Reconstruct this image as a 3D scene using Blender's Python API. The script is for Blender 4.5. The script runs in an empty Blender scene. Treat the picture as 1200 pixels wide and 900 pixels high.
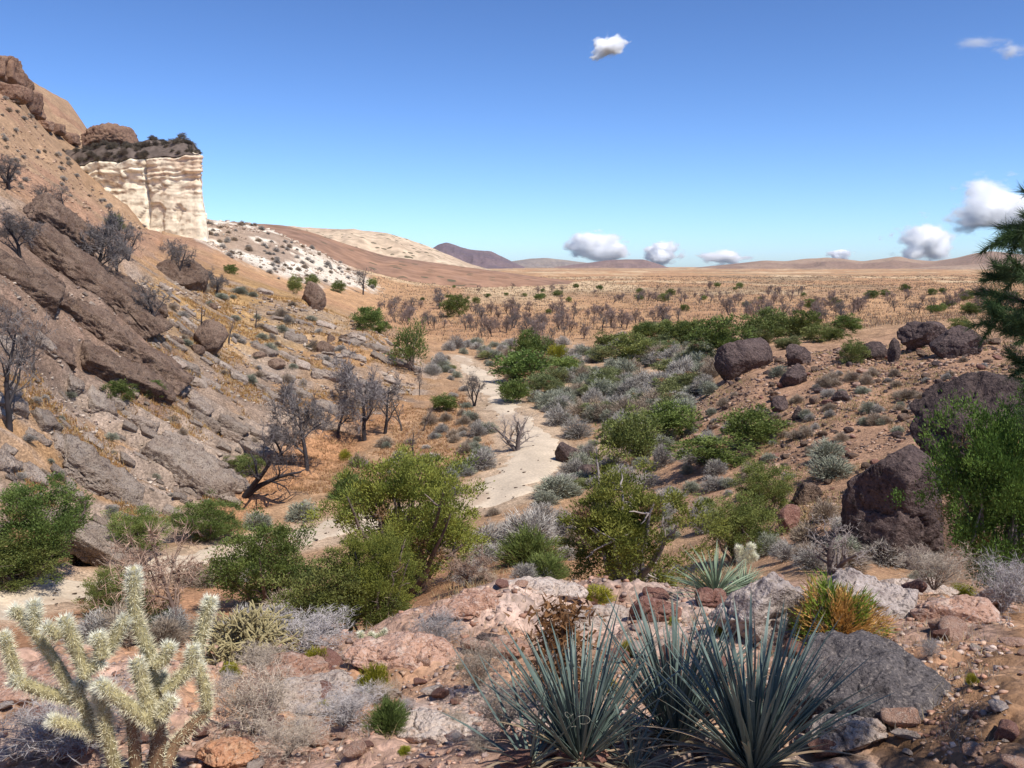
import bpy, math, random
import numpy as np
from mathutils import Vector, Matrix

# ------------------------------------------------------------------ camera, sky, sun, exposure
R = math.radians
scene = bpy.context.scene
F_PX, HORIZON = 1082.0, 312.0                  # focal length and horizon row in 1200 x 900 photo pixels
PITCH = math.atan((450 - HORIZON) / F_PX)
CAM_Z = 12.0                                   # eye height above the datum; the wash lies near z = 1.5
cam_data = bpy.data.cameras.new('camera')
cam_data.sensor_width = 36.0
cam_data.lens = 36.0 * F_PX / 1200.0
cam_data.clip_start, cam_data.clip_end = 0.1, 60000.0
cam = bpy.data.objects.new('camera', cam_data)
scene.collection.objects.link(cam)
cam.location = (0, 0, CAM_Z)
cam.rotation_euler = (math.pi / 2 - PITCH, 0, 0)
scene.camera = cam

SUN_EL, SUN_AZ = R(56), R(134)                 # azimuth clockwise from +Y (view direction): from the right, a little behind
sun_dir = Vector((math.sin(SUN_AZ) * math.cos(SUN_EL), math.cos(SUN_AZ) * math.cos(SUN_EL), math.sin(SUN_EL)))
world = bpy.data.worlds.new('World')
scene.world = world
world.use_nodes = True
wn = world.node_tree
sky = wn.nodes.new('ShaderNodeTexSky')
sky.sky_type = 'NISHITA'
sky.sun_disc = False
sky.sun_elevation = SUN_EL
sky.sun_rotation = SUN_AZ
sky.altitude = 1300
sky.air_density, sky.dust_density, sky.ozone_density = 0.75, 1.1, 1.0
bg = wn.nodes['Background']
bg.inputs[1].default_value = 0.125
def wmul(src, v):
    n = wn.nodes.new('ShaderNodeVectorMath'); n.operation = 'MULTIPLY'; n.inputs[1].default_value = v; wn.links.new(src, n.inputs[0]); return n.outputs[0]
gm = wn.nodes.new('ShaderNodeGamma'); gm.inputs['Gamma'].default_value = 1.26          # the camera's contrast in the blue, the same all over the sky
wn.links.new(wmul(sky.outputs[0], (0.108, 0.127, 0.150)), gm.inputs['Color'])
wn.links.new(wmul(gm.outputs[0], (10.0, 10.0, 10.0)), bg.inputs[0])
sl = bpy.data.lights.new('sun', 'SUN')
sl.energy, sl.angle, sl.color = 5.0, R(0.53), (1.0, 0.945, 0.86)
so = bpy.data.objects.new('sun', sl)
scene.collection.objects.link(so)
so.location = (40, -40, 60)
so.rotation_euler = sun_dir.to_track_quat('Z', 'Y').to_euler()
scene.view_settings.view_transform = 'Standard'
scene.view_settings.look = 'None'
scene.view_settings.exposure = 0.06
scene.view_settings.gamma = 1.0
scene.cycles.max_bounces = 24
scene.cycles.diffuse_bounces = 2
scene.cycles.glossy_bounces = 1
scene.cycles.transmission_bounces = 2
scene.cycles.transparent_max_bounces = 4
scene.cycles.volume_bounces = 24
scene.cycles.use_denoising = True

# ------------------------------------------------------------------ noise and mesh helpers
def rng_of(seed): return np.random.default_rng(seed)

def _hash(ix, iy, iz, seed):
    h = (ix.astype(np.int64) * 374761393 + iy.astype(np.int64) * 668265263 + iz.astype(np.int64) * 2147483647 + seed * 1274126177) & 0xffffffff
    h = ((h ^ (h >> 13)) * 1274126177) & 0xffffffff
    h = ((h ^ (h >> 16)) * 2246822519) & 0xffffffff
    return ((h ^ (h >> 15)) & 0xffffff) / float(0xffffff)

def vnoise(P, seed=0):
    P = np.asarray(P, float)
    i = np.floor(P); f = P - i; f = f * f * f * (f * (f * 6 - 15) + 10); i = i.astype(np.int64)
    x, y, z = i[..., 0], i[..., 1], i[..., 2]; fx, fy, fz = f[..., 0], f[..., 1], f[..., 2]
    out = 0
    for dx in (0, 1):
        wx = fx if dx else 1 - fx
        for dy in (0, 1):
            wy = fy if dy else 1 - fy
            for dz in (0, 1):
                wz = fz if dz else 1 - fz
                out = out + wx * wy * wz * _hash(x + dx, y + dy, z + dz, seed)
    return out * 2 - 1

def fbm(P, octv=4, seed=0, gain=0.5, lac=2.03):
    P = np.asarray(P, float); a = 1.0; out = 0; tot = 0
    for k in range(octv):
        out = out + a * vnoise(P, seed + k * 17); tot += a; a *= gain; P = P * lac + 11.3
    return out / tot

def xy(x, y, s=1.0, z=0.0):
    return np.stack([np.asarray(x) * s, np.asarray(y) * s, np.full(np.shape(x), z)], -1)

def smooth(a, b, x):
    t = np.clip((x - a) / (b - a), 0, 1); return t * t * (3 - 2 * t)

def make_mesh(name, V, T, mat=None, col=None, shade_smooth=False):
    V = np.asarray(V, np.float32); T = np.asarray(T, np.int32)
    k = T.shape[1]
    me = bpy.data.meshes.new(name)
    me.vertices.add(len(V)); me.vertices.foreach_set('co', V.ravel())
    me.loops.add(T.size); me.loops.foreach_set('vertex_index', T.ravel())
    me.polygons.add(len(T))
    me.polygons.foreach_set('loop_start', np.arange(0, T.size, k, dtype=np.int32))
    if shade_smooth: me.polygons.foreach_set('use_smooth', np.ones(len(T), bool))
    if col is not None:
        c = np.ones((len(V), 4), np.float32); c[:, :3] = col
        at = me.color_attributes.new('col', 'FLOAT_COLOR', 'POINT'); at.data.foreach_set('color', c.ravel())
    me.update(calc_edges=True)
    if mat is not None: me.materials.append(mat)
    return me

def link(name, data, parent=None, loc=None, rot=None, scale=None):
    o = bpy.data.objects.new(name, data)
    scene.collection.objects.link(o)
    if parent is not None: o.parent = parent
    if loc is not None: o.location = loc
    if rot is not None: o.rotation_euler = rot
    if scale is not None: o.scale = scale
    return o

def tag(o, label=None, cat=None, group=None, kind=None):
    if label: o['label'] = label
    if cat: o['category'] = cat
    if group: o['group'] = group
    if kind: o['kind'] = kind
    return o

def tris_of_grid(nr, nc, wrap=False):
    i = np.arange(nr - 1)[:, None]; j = np.arange(nc if wrap else nc - 1)[None, :]
    j2 = (j + 1) % nc
    return np.stack([i * nc + j, i * nc + j2, (i + 1) * nc + j2, (i + 1) * nc + j], -1).reshape(-1, 4)

def quads_to_tris(Q): return np.concatenate([Q[:, [0, 1, 2]], Q[:, [0, 2, 3]]])

class Build:
    """collects triangles of one mesh"""
    def __init__(s): s.V, s.T, s.C, s.n = [], [], [], 0
    def add(s, V, T, C=None):
        V = np.asarray(V, float); T = np.asarray(T, int)
        s.V.append(V); s.T.append(T + s.n); s.n += len(V)
        c = np.ones((len(V), 3)) if C is None else np.broadcast_to(np.asarray(C, float), (len(V), 3))
        s.C.append(c)
    def tube(s, P, rad, sides=5, C=None, tip=True):
        P = np.asarray(P, float); n = len(P)
        rad = np.broadcast_to(np.asarray(rad, float), (n,))
        D = np.gradient(P, axis=0); D /= np.linalg.norm(D, axis=1)[:, None] + 1e-9
        ref = np.array([0.31, 0.17, 0.93]) if abs(D[0][2]) < 0.8 else np.array([0.93, 0.2, 0.1])
        U = np.cross(D, ref); U /= np.linalg.norm(U, axis=1)[:, None] + 1e-9
        W = np.cross(D, U)
        a = np.linspace(0, 2 * np.pi, sides, endpoint=False)
        V = P[:, None, :] + rad[:, None, None] * (np.cos(a)[None, :, None] * U[:, None, :] + np.sin(a)[None, :, None] * W[:, None, :])
        T = quads_to_tris(tris_of_grid(n, sides, True))
        V = V.reshape(-1, 3)
        if tip:
            V = np.vstack([V, P[-1] + D[-1] * rad[-1]]); b = (n - 1) * sides
            T = np.vstack([T, [[b + k, b + (k + 1) % sides, n * sides] for k in range(sides)]])
        s.add(V, T, C)
    def mesh(s, name, mat, shade_smooth=False):
        if not s.V: return None
        return make_mesh(name, np.vstack(s.V), np.vstack(s.T), mat, np.vstack(s.C), shade_smooth)

# ------------------------------------------------------------------ materials
def nodes_of(m):
    m.use_nodes = True
    return m.node_tree.nodes, m.node_tree.links

def rock_material(name, c1, c2, c3, scale=1.0, bump=0.5, speck=(0.6, 0.5, 0.42), speck_amt=0.35, coord='Object', rough=0.9):
    """three mottled tones, pale lichen specks, dark pits and relief; sizes in metres / scale"""
    m = bpy.data.materials.new(name); N, L = nodes_of(m)
    b = N['Principled BSDF']; b.inputs['Roughness'].default_value = rough
    b.inputs['Specular IOR Level'].default_value = 0.25
    tc = N.new('ShaderNodeTexCoord'); oi = N.new('ShaderNodeObjectInfo')
    add = N.new('ShaderNodeVectorMath'); add.operation = 'MULTIPLY_ADD'
    L.new(oi.outputs['Random'], add.inputs[0]); add.inputs[1].default_value = (37, 91, 53); L.new(tc.outputs[coord], add.inputs[2])
    def noise(sc, det=5, rg=0.55):
        n = N.new('ShaderNodeTexNoise'); n.inputs['Scale'].default_value = sc * scale
        n.inputs['Detail'].default_value = det; n.inputs['Roughness'].default_value = rg
        L.new(add.outputs[0], n.inputs['Vector']); return n
    def ramp(src, p0, p1):
        r = N.new('ShaderNodeMapRange'); r.interpolation_type = 'SMOOTHSTEP'
        r.inputs['From Min'].default_value = p0; r.inputs['From Max'].default_value = p1
        L.new(src, r.inputs['Value']); return r.outputs[0]
    def mix(f, a, bb, blend='MIX'):
        x = N.new('ShaderNodeMix'); x.data_type = 'RGBA'; x.blend_type = blend
        if isinstance(f, float): x.inputs[0].default_value = f
        else: L.new(f, x.inputs[0])
        for i, v in ((6, a), (7, bb)):
            if isinstance(v, tuple): x.inputs[i].default_value = v + (1,)
            else: L.new(v, x.inputs[i])
        return x.outputs[2]
    n1, n2, n3 = noise(0.9), noise(3.3, 6, 0.65), noise(14, 4, 0.6)
    c = mix(ramp(n1.outputs[0], 0.38, 0.62), c1, c2)
    c = mix(ramp(n2.outputs[0], 0.50, 0.68), c, c3)
    s = mix(ramp(n3.outputs[0], 0.54, 0.66), (0.0, 0.0, 0.0), (speck_amt,) * 3)
    c = mix(s, c, speck)
    dk = mix(ramp(n3.outputs[0], 0.34, 0.46), (0.38,) * 3, (1.0, 1.0, 1.0))
    c = mix(1.0, c, dk, 'MULTIPLY')
    vr = N.new('ShaderNodeMapRange'); L.new(oi.outputs['Random'], vr.inputs['Value'])
    vr.inputs['To Min'].default_value, vr.inputs['To Max'].default_value = 0.8, 1.2
    vm = N.new('ShaderNodeVectorMath'); vm.operation = 'SCALE'; L.new(c, vm.inputs[0]); L.new(vr.outputs[0], vm.inputs['Scale'])
    L.new(vm.outputs[0], b.inputs['Base Color'])
    a2 = N.new('ShaderNodeMath'); a2.operation = 'MULTIPLY_ADD'; L.new(n2.outputs[0], a2.inputs[0]); a2.inputs[1].default_value = 2.2; L.new(n3.outputs[0], a2.inputs[2])
    bp = N.new('ShaderNodeBump'); bp.inputs['Strength'].default_value = bump; bp.inputs['Distance'].default_value = 0.14 / scale
    L.new(a2.outputs[0], bp.inputs['Height']); L.new(bp.outputs[0], b.inputs['Normal'])
    return m

def add_dots(m, scale, size, colour):
    """far-off scrub too small to tell apart: dark dots in the colour"""
    N, L = nodes_of(m); b = N['Principled BSDF']; src = b.inputs['Base Color'].links[0].from_socket
    tc = N.new('ShaderNodeTexCoord'); v = N.new('ShaderNodeTexVoronoi'); v.inputs['Scale'].default_value = scale; L.new(tc.outputs['Object'], v.inputs['Vector'])
    nz = N.new('ShaderNodeTexNoise'); nz.inputs['Scale'].default_value = scale * 0.12; L.new(tc.outputs['Object'], nz.inputs['Vector'])
    th = N.new('ShaderNodeMath'); th.operation = 'MULTIPLY'; L.new(nz.outputs[0], th.inputs[0]); th.inputs[1].default_value = size * 2
    lt_ = N.new('ShaderNodeMath'); lt_.operation = 'LESS_THAN'; L.new(v.outputs['Distance'], lt_.inputs[0]); L.new(th.outputs[0], lt_.inputs[1])
    x = N.new('ShaderNodeMix'); x.data_type = 'RGBA'; L.new(lt_.outputs[0], x.inputs[0]); L.new(src, x.inputs[6]); x.inputs[7].default_value = colour + (1,); L.new(x.outputs[2], b.inputs['Base Color'])

def attr_material(name, tint=(1, 1, 1), var=0.25, transl=0.0, rough=0.8, noise_scale=None, noise_amt=0.3, hue_var=0.0, spec=0.2):
    """colour comes from the 'col' attribute, varied a little per object"""
    m = bpy.data.materials.new(name); N, L = nodes_of(m)
    b = N['Principled BSDF']; b.inputs['Roughness'].default_value = rough; b.inputs['Specular IOR Level'].default_value = spec
    at = N.new('ShaderNodeVertexColor'); at.layer_name = 'col'
    oi = N.new('ShaderNodeObjectInfo')
    vr = N.new('ShaderNodeMapRange'); L.new(oi.outputs['Random'], vr.inputs['Value'])
    vr.inputs['To Min'].default_value, vr.inputs['To Max'].default_value = 1 - var, 1 + var
    mul = N.new('ShaderNodeVectorMath'); mul.operation = 'MULTIPLY'; L.new(at.outputs[0], mul.inputs[0]); mul.inputs[1].default_value = tint
    sc = N.new('ShaderNodeVectorMath'); sc.operation = 'SCALE'; L.new(mul.outputs[0], sc.inputs[0]); L.new(vr.outputs[0], sc.inputs['Scale'])
    out = sc.outputs[0]
    if noise_scale:
        tc = N.new('ShaderNodeTexCoord'); nz = N.new('ShaderNodeTexNoise'); nz.inputs['Scale'].default_value = noise_scale; nz.inputs['Detail'].default_value = 5
        L.new(tc.outputs['Object'], nz.inputs['Vector'])
        mr = N.new('ShaderNodeMapRange'); mr.inputs['From Min'].default_value, mr.inputs['From Max'].default_value = 0.3, 0.7
        mr.inputs['To Min'].default_value, mr.inputs['To Max'].default_value = 1 - noise_amt, 1 + noise_amt
        L.new(nz.outputs[0], mr.inputs['Value'])
        s2 = N.new('ShaderNodeVectorMath'); s2.operation = 'SCALE'; L.new(out, s2.inputs[0]); L.new(mr.outputs[0], s2.inputs['Scale']); out = s2.outputs[0]
    if hue_var:
        hs = N.new('ShaderNodeHueSaturation'); m2 = N.new('ShaderNodeMapRange')
        frac = N.new('ShaderNodeMath'); frac.operation = 'FRACT'; mm = N.new('ShaderNodeMath'); mm.operation = 'MULTIPLY'; mm.inputs[1].default_value = 7.31
        L.new(oi.outputs['Random'], mm.inputs[0]); L.new(mm.outputs[0], frac.inputs[0]); L.new(frac.outputs[0], m2.inputs['Value'])
        m2.inputs['To Min'].default_value, m2.inputs['To Max'].default_value = 0.5 - hue_var, 0.5 + hue_var
        L.new(m2.outputs[0], hs.inputs['Hue']); L.new(out, hs.inputs['Color']); out = hs.outputs[0]
    L.new(out, b.inputs['Base Color'])
    if transl:
        tr = N.new('ShaderNodeBsdfTranslucent'); L.new(out, tr.inputs[0])
        mx = N.new('ShaderNodeMixShader'); mx.inputs[0].default_value = transl
        L.new(b.outputs[0], mx.inputs[1]); L.new(tr.outputs[0], mx.inputs[2]); L.new(mx.outputs[0], N['Material Output'].inputs[0])
    return m

# ------------------------------------------------------------------ pixel rays and the land
def ray(px, py):
    u, v = (px - 600) / F_PX, (450 - py) / F_PX
    return np.array([u, math.cos(PITCH) + v * math.sin(PITCH), -math.sin(PITCH) + v * math.cos(PITCH)])

def at_r(px, py, r):
    d = ray(px, py); return d * (r / math.hypot(d[0], d[1])) + np.array([0, 0, CAM_Z])

# (photo column, photo row, horizontal distance in metres): the lie of the land
CP = [
 # foreground shelf
 (0,900,4.5),(300,900,4.3),(600,900,3.8),(900,900,3.5),(1200,900,3.1),
 (0,800,7.2),(150,790,7.4),(300,790,7.2),(450,800,6.0),(600,800,5.3),(750,800,5.2),(900,800,4.9),(1050,800,4.6),(1200,800,4.1),
 (430,765,7.6),(600,700,8.2),(520,705,9.0),(600,682,9.4),(700,690,9.2),(800,690,8.6),(900,690,8.0),(1000,685,7.6),(1100,700,7.2),(1200,735,6.0),
 (200,775,9.0),(300,765,9.6),(60,775,9.5),(855,690,9.6),
 # drop to the wash
 (430,722,21),(330,735,17),(250,745,17),(150,735,20),(60,730,23),
 (600,665,20),(600,645,26),(520,690,19),(740,700,18.5),(680,670,22),(870,660,20),(960,650,17.5),(1080,660,20),(1160,700,13.5),
 # wash floor
 (0,712,27),(100,690,29),(240,655,32.5),(370,625,35.5),(480,605,38),(575,590,39.5),(600,560,43.5),(625,530,48.5),(612,500,57),(582,470,68),(560,440,85),(542,425,97),
 # valley floor right of the wash
 (680,600,35),(680,545,47),(750,590,33),(750,530,43),(700,480,62),(800,480,54),(700,430,88),(800,430,72),(650,405,112),
 # boulder terrace on the right
 (900,600,26),(900,500,40),(1000,600,23),(1060,640,21),(1050,470,40),(1150,560,24),(1150,500,30),(880,440,50),(980,430,48),(1100,405,52),(1200,430,42),(1200,560,21),
 (900,400,76),(1000,400,70),(1100,380,82),(1200,385,72),
 # burnt plain
 (650,390,130),(800,395,105),(900,385,115),(1050,375,130),(1200,370,120),(480,400,120),(430,372,150),(520,390,130),
 (550,350,240),(700,350,245),(850,350,230),(1000,350,220),(1200,350,205),(450,345,240),
 (500,330,430),(700,330,440),(900,330,430),(1100,330,400),(1200,330,380),
 (400,319,1100),(700,319,1100),(1000,319,1100),(1200,319,1000),(100,319,1100),
 # left hillside
 (0,640,30),(60,675,30),(0,600,32),(0,500,38),(0,420,42.5),(0,340,48),(0,300,52),(0,240,64),(0,200,84),(0,150,150),(0,120,185),
 (100,630,35),(100,560,38.5),(100,480,44),(100,400,51),(100,330,59),(100,280,72),(100,240,112),(60,200,150),(50,165,185),
 (200,600,38),(200,520,45),(200,440,54),(200,380,64),(200,320,90),(170,290,115),(150,265,150),
 (280,590,40.5),(280,500,52),(280,430,65),(280,370,86),(280,330,108),(230,300,140),(230,280,178),
 (350,540,48),(350,470,64),(350,400,84),(350,352,98),(430,470,68),(430,420,82),(430,388,88),(400,520,54),(480,520,55),(480,470,69),(490,432,84),
 (360,350,118),(420,366,135),
 (100,213,190),(125,229,188),(150,247,186),(180,272,184),(205,278,183),(130,215,205),(170,250,205),(210,270,205),
 # white scree slope and the ground before it
 (300,325,150),(340,335,165),(420,335,210),(400,318,235),(260,290,195),(280,262,245),(330,275,255),(380,298,245),(300,264,290),(420,318,300),
]
SKY_L = [(0,80,205),(22,102,212),(42,134,218),(60,148,226),(80,152,232)]
pts = np.array([at_r(*c) for c in CP + SKY_L])
extra = []
for azd in (-180, -140, -100, -60, 60, 100, 140, 180):               # ground behind and beside the viewer
    for rr, z in ((3, -1.65), (12, -1.9), (60, -3.0), (400, -4.0), (2500, -5.5)):
        if abs(azd) > 70 or rr < 50: extra.append((azd, rr, z))
for azd in (-30, -18, -6, 6, 18, 30): extra += [(azd, 0.6, -1.64), (azd, 1.8, -1.70)]
for azd in (-45, 45): extra += [(azd, 3.0, -1.8), (azd, 8, -2.8)]
extra += [(-45, 40, -2.0), (-45, 80, 8.0), (-45, 200, 42.0), (-60, 200, 44.0), (-45, 900, 20.0), (45, 40, -4.0), (45, 200, -7.0), (45, 1000, -6.0)]
extra += [(-30, 320, 60.0), (-25, 330, 52.0), (-22, 340, 20.0), (-18, 350, 12), (-30, 800, 20.0)]
for azd in (-30, -15, 0, 15, 30): extra += [(azd, 3000, -6.5), (azd, 12000, -6.5), (azd, 30000, -6.5)]
ep = np.array([(rr * math.sin(R(a)), rr * math.cos(R(a)), z + CAM_Z) for a, rr, z in extra])
allp = np.vstack([pts, ep])

def feat(x, y):
    az = np.arctan2(x, y); r = np.hypot(x, y)
    az = np.where(np.abs(az) > 0.8, np.sign(az) * (0.8 + (np.abs(az) - 0.8) * 0.5), az)
    return np.stack([az * 4.2, np.log(r + 0.8)], -1)
_X = feat(allp[:, 0], allp[:, 1]); _n = len(_X)
_K = np.linalg.norm(_X[:, None] - _X[None], axis=-1)
_A = np.zeros((_n + 3, _n + 3)); _A[:_n, :_n] = _K - np.eye(_n) * 0.004
_A[:_n, _n] = 1; _A[:_n, _n + 1:] = _X; _A[_n, :_n] = 1; _A[_n + 1:, :_n] = _X.T
_w = np.linalg.solve(_A, np.concatenate([allp[:, 2], np.zeros(3)]))

def land_base(x, y):
    x = np.asarray(x, float); y = np.asarray(y, float); sh = x.shape
    f = feat(x.ravel(), y.ravel()); out = np.empty(len(f))
    for k in range(0, len(f), 40000):
        g = f[k:k + 40000]
        out[k:k + 40000] = np.linalg.norm(g[:, None] - _X[None], axis=-1) @ _w[:_n] + _w[_n] + g @ _w[_n + 1:]
    return out.reshape(sh)

# ------------------------------------------------------------------ ground grid
def geo(a, b, n): return np.geomspace(a, b, n, endpoint=False)
RR = np.concatenate([geo(0.35, 3, 22), geo(3, 12, 145), geo(12, 26, 60), geo(26, 110, 250), geo(110, 500, 110), geo(500, 7400, 60), [7400.0]])
AZ = np.concatenate([np.linspace(-math.pi, -R(33), 28, endpoint=False), np.linspace(-R(33), R(33), 480, endpoint=False), np.linspace(R(33), math.pi, 29)])
GA, GR = np.meshgrid(AZ, RR)
GX, GY = GR * np.sin(GA), GR * np.cos(GA)

def project(x, y, z):
    z = z - CAM_Z
    f = y * math.cos(PITCH) - z * math.sin(PITCH); u = y * math.sin(PITCH) + z * math.cos(PITCH)
    f = np.where(f < 0.05, 0.05, f)
    return 600 + F_PX * x / f, 450 - F_PX * u / f

WASH = [(-160,760,24,1.8),(-80,735,25.5,1.6),(0,712,27,1.35),(60,700,28,1.25),(110,685,29.3,1.1),(240,655,32.5,1.2),(370,628,35.3,1.5),(480,605,38,1.7),(575,588,39.8,1.9),(603,562,43.2,2.0),(627,532,48,1.8),(614,503,56.5,1.55),(586,473,67,1.6),(563,443,84,1.5),(546,428,95,1.3),(538,420,103,0.9)]
wc = np.array([at_r(*w[:3]) for w in WASH]); wh = np.array([w[3] for w in WASH])
_tt = np.linspace(0, len(WASH) - 1, 420)
def catmull(P, t):
    P = np.asarray(P, float); i = np.clip(np.floor(t).astype(int), 0, len(P) - 2); f = (t - i)
    if P.ndim == 2: f = f[:, None]
    p0, p1, p2, p3 = P[np.maximum(i - 1, 0)], P[i], P[i + 1], P[np.minimum(i + 2, len(P) - 1)]
    return 0.5 * (2 * p1 + (p2 - p0) * f + (2 * p0 - 5 * p1 + 4 * p2 - p3) * f ** 2 + (3 * p1 - p0 - 3 * p2 + p3) * f ** 3)
wline = catmull(wc, _tt); whalf = catmull(wh, _tt)

def wash_dist(x, y):
    """distance from the wash edge, negative inside"""
    x = np.asarray(x, float); sh = x.shape; x = x.ravel(); y = np.asarray(y, float).ravel()
    out = np.full(len(x), 1e3); r = np.hypot(x, y); m = (r > 18) & (r < 125)
    X = x[m]; Y = y[m]; res = np.empty(len(X)); wl, wv = wline[::2, :2], whalf[::2]
    for k in range(0, len(X), 40000):
        d = np.hypot(X[k:k + 40000, None] - wl[None, :, 0], Y[k:k + 40000, None] - wl[None, :, 1]) - wv[None]
        res[k:k + 40000] = d.min(1)
    out[m] = res
    return out.reshape(sh)

def poly_mask(px, py, poly, soft=10.0):
    poly = np.asarray(poly, float); x1, y1 = poly.T; x2, y2 = np.roll(x1, -1), np.roll(y1, -1)
    sh = px.shape; px = px.ravel(); py = py.ravel(); inside = np.zeros(len(px), bool); d = np.full(len(px), 1e9)
    for a, b, c, e in zip(x1, y1, x2, y2):
        t = np.clip(((px - a) * (c - a) + (py - b) * (e - b)) / ((c - a) ** 2 + (e - b) ** 2 + 1e-9), 0, 1)
        d = np.minimum(d, np.hypot(px - a - t * (c - a), py - b - t * (e - b)))
        if e != b:
            cr = ((b > py) != (e > py)) & (px < (c - a) * (py - b) / (e - b) + a); inside ^= cr
    return smooth(-soft, soft, np.where(inside, d, -d)).reshape(sh)

GZ = land_base(GX, GY)
GPX, GPY = project(GX, GY, GZ)
front = np.abs(GA) < R(60)
WD = wash_dist(GX, GY)
offwash = smooth(0.0, 2.5, WD)
HILL_POLY = [(-900, 700), (0, 690), (120, 650), (300, 600), (370, 560), (500, 470), (520, 425), (430, 372), (330, 330), (240, 285), (120, 200), (0, 180), (-900, 120)]
hill = poly_mask(GPX, GPY, HILL_POLY, 14) * smooth(27, 32, GR) * (1 - smooth(118, 150, GR)) * (GA < 0.05)
# ledges of tilted strata on the left hillside: treads and risers that run down to the right
_a, _b = at_r(100, 445, 47.5), at_r(220, 510, 47.0)
LEDGE = (_b - _a) / np.linalg.norm(_b - _a)
lt = LEDGE[:2] / np.linalg.norm(LEDGE[:2]); ln = np.array([-lt[1], lt[0]]); ln = ln if ln[1] > 0 else -ln
def ledge_field(x, y):
    q = (x * ln[0] + y * ln[1]) + 1.6 * fbm(xy(x * 0.10, y * 0.10), 3, 5) + 0.35 * fbm(xy(x * 0.7, y * 0.7), 3, 9)
    q = q / 2.6; fr = q - np.floor(q)
    brk = smooth(-0.15, 0.25, fbm(xy(x * 0.16, y * 0.16), 2, 31))
    return (smooth(0.72, 0.96, fr) - fr) * brk, fr, brk
LZ, LF, LB = ledge_field(GX, GY)
OUT_POLY = [(-200, 240), (30, 245), (110, 285), (190, 375), (235, 455), (190, 480), (100, 440), (60, 445), (-200, 470)]
outc = poly_mask(GPX, GPY, OUT_POLY, 10) * smooth(27, 32, GR) * (1 - smooth(85, 100, GR)) * (GA < 0)
q2 = (GX * ln[0] + GY * ln[1]) + 0.5 * fbm(xy(GX * 0.5, GY * 0.5), 4, 15); q2 = q2 / 0.95; f2 = q2 - np.floor(q2)
GZ = GZ + hill * (LZ * 0.85 + 0.30 * (smooth(0.55, 0.9, f2) - f2) * smooth(-0.2, 0.2, fbm(xy(GX * 0.4, GY * 0.4), 3, 16)) + outc * 0.9 * fbm(np.stack([(GX * lt[0] + GY * lt[1]) * 0.25, (GX * ln[0] + GY * ln[1]) * 0.9, 0 * GX], -1), 5, 18))
n_fine = fbm(xy(GX * 1.9, GY * 1.9), 4, 3); n_mid = fbm(xy(GX * 0.45, GY * 0.45), 4, 7); n_big = fbm(xy(GX * 0.055, GY * 0.055), 4, 2); n_huge = fbm(xy(GX * 0.012, GY * 0.012), 4, 4)
near = 1 - smooth(9, 14, GR)
talz = smooth(75, 110, GR) * (1 - smooth(260, 330, GR)) * (GPX < 190) * (GPY < 300) * (GA < 0)
GZ = GZ + talz * (1.3 * fbm(xy(GX * 0.12, GY * 0.12), 5, 88) - 1.6 * np.clip(1 - np.abs(fbm(xy(GX * 0.07, GY * 0.03), 4, 89)) * 4, 0, 1))
GZ = GZ + offwash * (n_fine * (0.05 + 0.03 * near) + n_mid * (0.10 + 0.22 * smooth(30, 80, GR) * (1 - 0.5 * hill)) + n_big * 0.35 * smooth(60, 160, GR) + n_huge * 1.1 * smooth(150, 500, GR))
GZ = GZ + near * np.maximum(0, fbm(xy(GX * 0.8, GY * 0.8), 5, 41) - 0.05) * 0.42 * smooth(2.5, 4.0, GR)
crease = 1 - np.abs(fbm(xy(GX * 3.5, GY * 3.5), 4, 77)) * 2.2
GZ = GZ - near * np.clip(crease, 0, 1) ** 4 * 0.04

_ri = np.arange(len(RR)); _ai = np.arange(len(AZ))
def H(x, y):
    x = np.asarray(x, float); y = np.asarray(y, float)
    r = np.clip(np.hypot(x, y), RR[0], RR[-1]); a = np.arctan2(x, y)
    fi = np.interp(r, RR, _ri); fj = np.interp(a, AZ, _ai)
    i = np.clip(fi.astype(int), 0, len(RR) - 2); j = np.clip(fj.astype(int), 0, len(AZ) - 2); u = fi - i; v = fj - j
    return (GZ[i, j] * (1 - u) + GZ[i + 1, j] * u) * (1 - v) + (GZ[i, j + 1] * (1 - u) + GZ[i + 1, j + 1] * u) * v

_ms = np.geomspace(2.0, 2500, 900)
def hit(px, py, rmin=2.0, rmax=2500.0):
    """where the sight line through a photo pixel meets the ground: (point, slant distance)"""
    d = ray(px, py); d = d / math.hypot(d[0], d[1])
    s = _ms[(_ms >= rmin) & (_ms <= rmax)]
    g = CAM_Z + d[2] * s - H(d[0] * s, d[1] * s)
    k = np.nonzero(g < 0)[0]
    if len(k) == 0:
        p = d * s[-1]; return np.array([p[0], p[1], float(H(p[0], p[1]))]), float(s[-1])
    k = k[0]
    if k == 0: r = s[0]
    else: r = s[k - 1] + (s[k] - s[k - 1]) * g[k - 1] / (g[k - 1] - g[k])
    p = d * r
    return np.array([p[0], p[1], float(H(p[0], p[1]))]), float(np.linalg.norm(p))

def normal_at(x, y, e=0.6):
    n = np.array([H(x - e, y) - H(x + e, y), H(x, y - e) - H(x, y + e), 2 * e]); return n / np.linalg.norm(n)

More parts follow.
